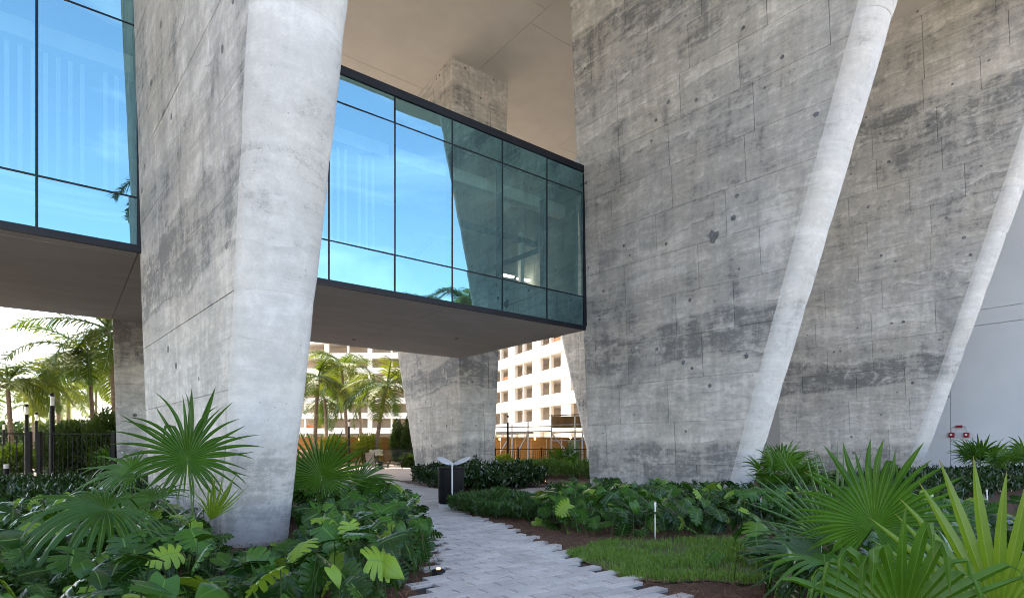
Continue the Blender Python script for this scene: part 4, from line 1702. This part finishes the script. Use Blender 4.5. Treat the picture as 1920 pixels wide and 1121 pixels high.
fa, fb = P(74, 812, 20.0), P(216, 813, 20.0)
bar_fence('metal_fence', 'black bar fence between the gate and the shaded pier', fa, fb, 1.84, 0.155, [0.0, 0.985], post=0.12)
ga, gb = P(-60, 811, 19.6), P(57, 812, 19.9)
bar_fence('metal_gate', 'black bar gate at the left frame edge', ga, gb, 1.84, 0.19, [0.985], 0.022, 0.12, cat='gate')
bar_fence('metal_fence', 'black bar fence in front of the scaffold and hoarding', P(925, 841, 32.0), P(1100, 841, 31.4), 1.3, 0.105, [0.02, 0.27, 0.52, 0.78], 0.018, 0.08)


# ------------------------------------------------------------------ lamp posts
def lamp_post(px, ytop, Y, label, r=0.075):
    t = P(px, ytop, Y)
    b = Vector((t.x, t.y, 0))
    o = thing('lamp_post', label, 'lamp post', b, 'slim black lamp posts')
    h = t.z
    MB().lathe([(r * 1.5, 0), (r * 1.5, 0.02), (r, 0.03), (r, h - 0.46)], 12).build('pole', M['black'], o, smooth=False)
    MB().lathe([(r * 0.82, h - 0.459), (r * 0.82, h - 0.12)], 12).build('lamp_glass', M['lampglass'], o, smooth=False)
    MB().lathe([(r, h - 0.119), (r, h - 0.01), (r * 0.9, h)], 12).build('cap', M['black'], o)


lamp_post(98, 737, 21.5, 'tallest slim lamp post rising behind the black fence')
lamp_post(50, 758, 27, 'lamp post just left of the gate post')
lamp_post(68, 773, 33, 'thin lamp post between two lamp posts at the left')
lamp_post(7, 792, 38, 'small far lamp post at the left frame edge')
lamp_post(654, 787, 42, 'slim lamp post among the palms beyond the patio')
lamp_post(952, 779, 40, 'slim lamp post before the white building by the scaffold')
o = thing('bollard_light', 'short black bollard light behind the gate', 'bollard', C2W(-19.0, 22.0))
MB().lathe([(0.10, 0), (0.10, 0.55), (0.09, 0.56)], 12).build('body', M['black'], o)
MB().lathe([(0.09, 0.561), (0.09, 0.66), (0.10, 0.665), (0.09, 0.72)], 12).build('head', M['silver'], o)

# ------------------------------------------------------------------ patio chairs, glass rail
def chaise(px, py, yaw, label):
    b = G(px, py)
    o = thing('lounge_chair', label, 'lounge chair', b, 'patio lounge chairs', yaw)
    fr = MB()
    for s in (-1, 1):
        fr.bar((-0.55, s * 0.31, 0.36), (0.42, s * 0.31, 0.34), 0.04, 0.05)
        fr.bar((0.42, s * 0.31, 0.34), (0.82, s * 0.31, 1.02), 0.04, 0.05)
        fr.bar((-0.30, s * 0.31, 0.58), (0.50, s * 0.31, 0.60), 0.06, 0.03)
    fr.build('frame', M['black'], o)
    for (x, y) in ((-0.45, -.31), (-0.45, .31), (0.5, -.31), (0.5, .31)):
        MB().bar((x, y, 0), (x * 0.9, y, 0.36), 0.04, 0.04).build('leg', M['black'], o)
    for s in (-1, 1):
        MB().bar((-0.30, s * 0.31, 0.36), (-0.30, s * 0.31, 0.57), 0.035, 0.035).build('arm_post', M['black'], o)
    m = MB()
    m.bar((-0.52, 0, 0.385), (0.40, 0, 0.365), 0.57, 0.015)
    m.build('seat', M['sling'], o)
    m = MB()
    m.bar((0.40, 0, 0.38), (0.80, 0, 1.03), 0.57, 0.015)
    m.build('backrest', M['sling'], o)


cam_yaw = -math.atan2(SU, CU)
chaise(698, 879, cam_yaw - math.pi / 2, 'lounge chair with its back to the viewer on the patio')
chaise(740, 878, cam_yaw + 0.1, 'lounge chair seen from the side near the pier')
tb = thing('side_table', 'small dark round table between the lounge chairs', 'side table', G(713, 878.5))
MB().lathe([(0.20, 0), (0.17, 0.02), (0.16, 0.44), (0.21, 0.45), (0.21, 0.48)], 16).build('drum', M['black'], tb)

ra, rb = P(560, 841, 43), P(800, 841, 43)
rail = thing('glass_railing', 'glass railing with thin dark top rail beyond the patio chairs', 'railing', Vector((ra.x, ra.y, 0)))
d = Vector((rb.x - ra.x, rb.y - ra.y, 0))
L = d.length
d.normalize()
rz = math.atan2(d.y, d.x)
MB().box(d * L / 2 + UP * 1.3, (L, 0.05, 0.045), rz).build('top_rail', M['black'], rail)
for i in range(6):
    MB().box(d * (L * (i + 0.5) / 6) + UP * 0.68, (L / 6 - 0.06, 0.012, 1.15), rz).build('pane', M['clear'], rail)
for i in range(7):
    MB().box(d * (L * i / 6) + UP * 0.64, (0.035, 0.04, 1.27), rz).build('post', M['black'], rail)

# ------------------------------------------------------------------ plants beyond
def col_shrub(px, top, bot, wpx, Y, label, mat, seed, n=2600, size=0.22):
    t, b = P(px, top, Y), P(px, bot, Y)
    w = wpx / F * Y / 2
    shrub('shrub', label, 'shrub', (t.x, t.y, max(0, 0)), w, w, t.z * 0.84, n, size, mat, 'shrubs beyond the patio', 0.3, seed)


col_shrub(746, 778, 880, 26, 46, 'narrow climbing shrub left of the flat-ended pier', 'hedge', 1)
col_shrub(766, 774, 880, 22, 44, 'dark narrow shrub touching the flat-ended pier', 'hedge', 2)
col_shrub(690, 806, 880, 46, 45, 'rounded yellow-green bush behind the lounge chairs', 'yellowbush', 3)
col_shrub(628, 808, 880, 44, 45.5, 'rounded yellow-green bush behind the lamp post', 'yellowbush', 4)
col_shrub(768, 850, 880, 34, 41, 'low green bush beside the lounge chair', 'hedge', 5)
col_shrub(945, 852, 882, 34, 31, 'yellowish low bush at the left end of the scaffold fence', 'yellowbush', 6)
col_shrub(150, 775, 900, 120, 24, 'tall hedge bush behind the black fence', 'hedge', 8, 9000, 0.16)
col_shrub(205, 752, 900, 70, 23.5, 'tall hedge bush touching the shaded pier', 'hedge', 9, 7000, 0.16)
col_shrub(112, 800, 900, 60, 26, 'hedge bush behind the tallest lamp post', 'hedge', 10, 5000, 0.16)
col_shrub(30, 830, 900, 70, 30, 'loose green bush seen through the gate', 'hedge', 11, 4000, 0.2)

coco = [
    ('coconut palm with arching fronds left of the shaded pier', 166, 668, 40, (0.3, -0.2), 18, 2.0),
    ('coconut palm partly hidden by the shaded pier', 204, 618, 38, (0.4, 0), 19, 2.0),
    ('coconut palm at the left frame edge', 14, 718, 36, (0.2, 0.1), 17, 1.6),
    ('coconut palm behind the tallest lamp post', 108, 718, 46, (0.1, 0), 16, 1.6),
    ('yellowish coconut palm low between the left palms', 128, 742, 56, (0.0, 0.3), 17, 1.3),
    ('pale-trunked coconut palm next to the arching palm', 179, 700, 60, (0.1, 0), 17, 1.3),
    ('far coconut palm above the gate', 62, 760, 70, (0, 0), 17, 1.4),
    ('coconut palm with upright trunk right of the nearest pier', 597, 708, 45, (-0.3, 0), 17, 1.4),
    ('shorter coconut palm behind the upright trunk', 608, 748, 55, (0.3, 0), 14, 1.2),
    ('slanting coconut palm by the flat-ended pier', 726, 722, 45, (-0.9, 0.2), 17, 1.5),
    ('coconut palm with one long hanging frond at the centre gap', 640, 688, 52, (0.6, 0), 15, 1.5),
    ('yellow-leaved coconut palm between the two centre palms', 672, 715, 60, (0.3, 0), 13, 1.3),
]
for i, (lab, px, py, Y, lean, nf, sz) in enumerate(coco):
    coconut_palm(lab, P(px, py, Y), lean, nf, sz, seed=100 + i, tr=0.15)
# two palms behind the viewer, seen only in the glass
coconut_palm('coconut palm reflected in the low corner of the right glass panes', Vector((23.2, -8.5, 12.0)), (0.4, 0.3), 19, 1.2, 'coconut palms behind the viewer', 201)
coconut_palm('coconut palm whose frond tips show in the left glass', Vector((4.7, -4.3, 13.5)), (0.5, -0.6), 18, 1.15, 'coconut palms behind the viewer', 202)
coconut_palm('coconut palm with tips reflected above the bottom rail', Vector((20.1, -11.5, 11.0)), (0.4, -0.6), 17, 1.1, 'coconut palms behind the viewer', 203)

# distant greenery on the left
def tree_mass(label, px0, px1, top, Y, n, size, seed):
    a, b = P(px0, top, Y), P(px1, top, Y)
    r_ = random.Random(seed)

    def f(q):
        t = q.random()
        p_ = a.lerp(b, t)
        h = a.z * (0.75 + 0.45 * mnoise.noise(Vector((t * 9, seed, 0))))
        return Vector((p_.x + q.uniform(-1.5, 1.5), p_.y + q.uniform(-1.5, 1.5), h * q.random() ** 0.6)), Vector((q.gauss(0, .6), q.gauss(0, .6), .2))
    m = MB()
    leaf_cards(m, f, n, size, r_, 0.3)
    tag(m.build('far_trees', M['hedge']), label, 'trees', kind='stuff')


tree_mass('far belt of greenery behind the left palms', -120, 230, 775, 85, 9000, 0.7, 1)
tree_mass('far low greenery behind the centre palms', 540, 700, 815, 75, 3500, 0.6, 2)

# ------------------------------------------------------------------ hoarding, scaffold, buildings beyond
hz = 47.0
ha, hb = P(540, 800, hz), P(1130, 800, hz)
hoard = thing('plywood_hoarding', 'orange plywood hoarding along the construction site', 'hoarding', Vector((ha.x, ha.y, 0)))
d = Vector((hb.x - ha.x, hb.y - ha.y, 0))
L = d.length
d.normalize()
rz = math.atan2(d.y, d.x)
ply = MB().box((0, 0, 0), (1.21, 0.03, 2.14)).mesh('plywood_sheet', M['plywood'])
n = int(L / 1.22)
for i in range(n):
    o = link('plywood_sheet', ply, hoard, d * (1.22 * (i + .5)) + UP * 1.07)
    o.rotation_euler = (0, 0, rz)
MB().box(d * L / 2 + UP * 2.19, (L, 0.1, 0.10), rz).build('top_rail', M['timber'], hoard)
nrm = Vector((-d.y, d.x, 0))
if nrm.dot(CAMF) > 0:
    nrm = -nrm
bulb_labels = ['warm bulb on the hoarding next to the flat-ended pier', 'warm bulb in the middle of the scaffold hoarding', 'warm bulb above the green door by the broad pier',
               'warm bulb on the hoarding left of the lamp post', 'warm bulb on the hoarding behind the yellow-green bush', 'warm bulb on the hoarding beside the narrow shrub']
for lab, (px, py) in zip(bulb_labels, [(937, 823), (1003, 822), (1070, 820), (614, 826), (672, 824), (748, 826)]):
    q = P(px, py, 46.4)
    r = thing('site_bulb', lab, 'light bulb', q, 'site bulbs along the hoarding')
    MB().lathe([(0.01, -0.10), (0.06, -0.05), (0.075, 0.0), (0.05, 0.06), (0.03, 0.09)], 10).build('globe', M['bulb'], r, smooth=True)
    MB().lathe([(0.035, 0.091), (0.035, 0.16)], 8).build('socket', M['black'], r)
    MB().bar(Vector((0, 0, 0.15)), Vector((0, 0, 0.15)) - nrm * 0.62, 0.02, 0.02).build('bracket', M['black'], r)

# tubular scaffold with a plank deck
sc_ = thing('scaffold', 'silver tube scaffold with timber deck before the white building', 'scaffold', P(935, 843, 44))
so = sc_.location.copy()


def sp(px, py, Y=44):
    return P(px, py, Y) - so


for px in (960, 990, 1034, 1078, 1092):
    top = {960: 795, 990: 790, 1034: 778, 1078: 776, 1092: 778}[px]
    b_ = sp(px, top)
    MB().tube([(b_.x, b_.y, -so.z), b_], 0.06, 6).build('standard', M['steel'], sc_)
for (y, x0, x1) in ((801, 930, 1034), (810, 930, 1034), (797, 1034, 1100), (811, 1034, 1100), (826, 1034, 1100)):
    MB().tube([sp(x0, y, 43.95), sp(x1, y - 2, 43.9)], 0.05, 6).build('ledger', M['steel'], sc_)
for (a, b) in (((972, 845), (990, 812)), ((1034, 812), (1062, 845)), ((940, 845), (955, 818))):
    MB().tube([sp(*a, 43.9), sp(*b, 43.9)], 0.05, 6).build('brace', M['steel'], sc_)
for k in range(3):
    MB().bar(sp(1030, 779 - k * 0.1, 44 + k * 0.35), sp(1102, 776 - k * 0.1, 44 + k * 0.35), 0.3, 0.06).build('deck_board', M['timber'], sc_)
MB().bar(sp(930, 813, 44.4), sp(1000, 811, 44.4), 0.5, 0.16).build('deck_board', M['bwhite'], sc_)
for k in range(5):
    MB().box(sp(1040 + 13 * k, 791, 45.2), (0.62, 0.04, 0.9), rz).build('timber_panel', M['timber'], sc_)
dr = thing('site_door', 'small green site door in the hoarding beside the broad pier', 'door', Vector((P(1076, 840, 46.6).x, P(1076, 840, 46.6).y, 0)))
MB().box((0, 0, 1.0), (0.95, 0.06, 2.0), rz).build('leaf', plain('green_door', (0.16, 0.20, 0.11)), dr)
MB().box(d * 0 + nrm * 0.03 + UP * 2.06, (1.15, 0.1, 0.1), rz).build('lintel', M['black'], dr)


def frame_building(name, label, o3, ax, L, depth, floors, fh, z0, bay, wall_h, seed, back=4.0, panel=None):
    """concrete frame under construction: slabs, parapet bands, columns, dark rooms behind"""
    rr3 = random.Random(seed)
    r = thing(name, label, 'building', (o3.x, o3.y, 0))
    ax = Vector((ax.x, ax.y, 0)).normalized()
    rz_ = math.atan2(ax.y, ax.x)
    inn = Vector((-ax.y, ax.x, 0))
    if inn.dot(CAMF) < 0:
        inn = -inn
    mid = ax * (L / 2) + inn * (depth / 2)
    MB().box(ax * (L / 2) + inn * (depth / 2 + back) + UP * (z0 + floors * fh) / 2, (L, depth, z0 + floors * fh), rz_).build('inner_wall', M['bdark'], r)
    MB().box(ax * (L / 2) + inn * 0.6 + UP * (z0 / 2), (L, 0.4, z0), rz_).build('base_wall', M['bwhite'], r)
    for f in range(floors + 1):
        MB().box(ax * (L / 2) + inn * (back / 2 - 0.2) + UP * (z0 + f * fh), (L, back + 0.4, 0.35), rz_).build('floor_slab', M['bwhite'], r)
        if f < floors:
            MB().box(ax * (L / 2) + inn * 0.02 + UP * (z0 + f * fh + 0.175 + wall_h / 2), (L, 0.25, wall_h), rz_).build('parapet', M['bwhite'], r)
    nb = int(L / bay)
    for i in range(nb + 1):
        w = 0.9 if i % 2 == 0 else 0.35
        if panel and i % 2 == 0:
            w = panel
        MB().box(ax * (i * bay) + inn * 0.10 + UP * (z0 + floors * fh) / 2, (w, 0.5, z0 + floors * fh + 0.3), rz_).build('column', M['bwhite'], r)
        if i % 4 == 1 and i < nb:
            f = rr3.randrange(floors)
            MB().box(ax * ((i + 0.5) * bay) + inn * 0.35 + UP * (z0 + f * fh + 0.175 + wall_h + 0.3), (bay * 0.9, 0.03, 0.7), rz_).build('safety_net', M['orange'], r)
    return r


bo = C2W(-46, 118)
frame_building('parking_structure', 'white concrete frame building behind the centre palms', bo, C2W(1, -0.05) - C2W(0, 0), 36, 12, 7, 3.0, 1.5, 4.4, 0.8, 3)
c0 = C2W(3.2 - 0.474 * 30, 88 + 30)
frame_building('white_building', 'white building with square window openings behind the scaffold', c0, C2W(0.474, -1) - C2W(0, 0), 62, 14, 7, 3.6, 3.9, 4.3, 1.35, 8, panel=2.6)
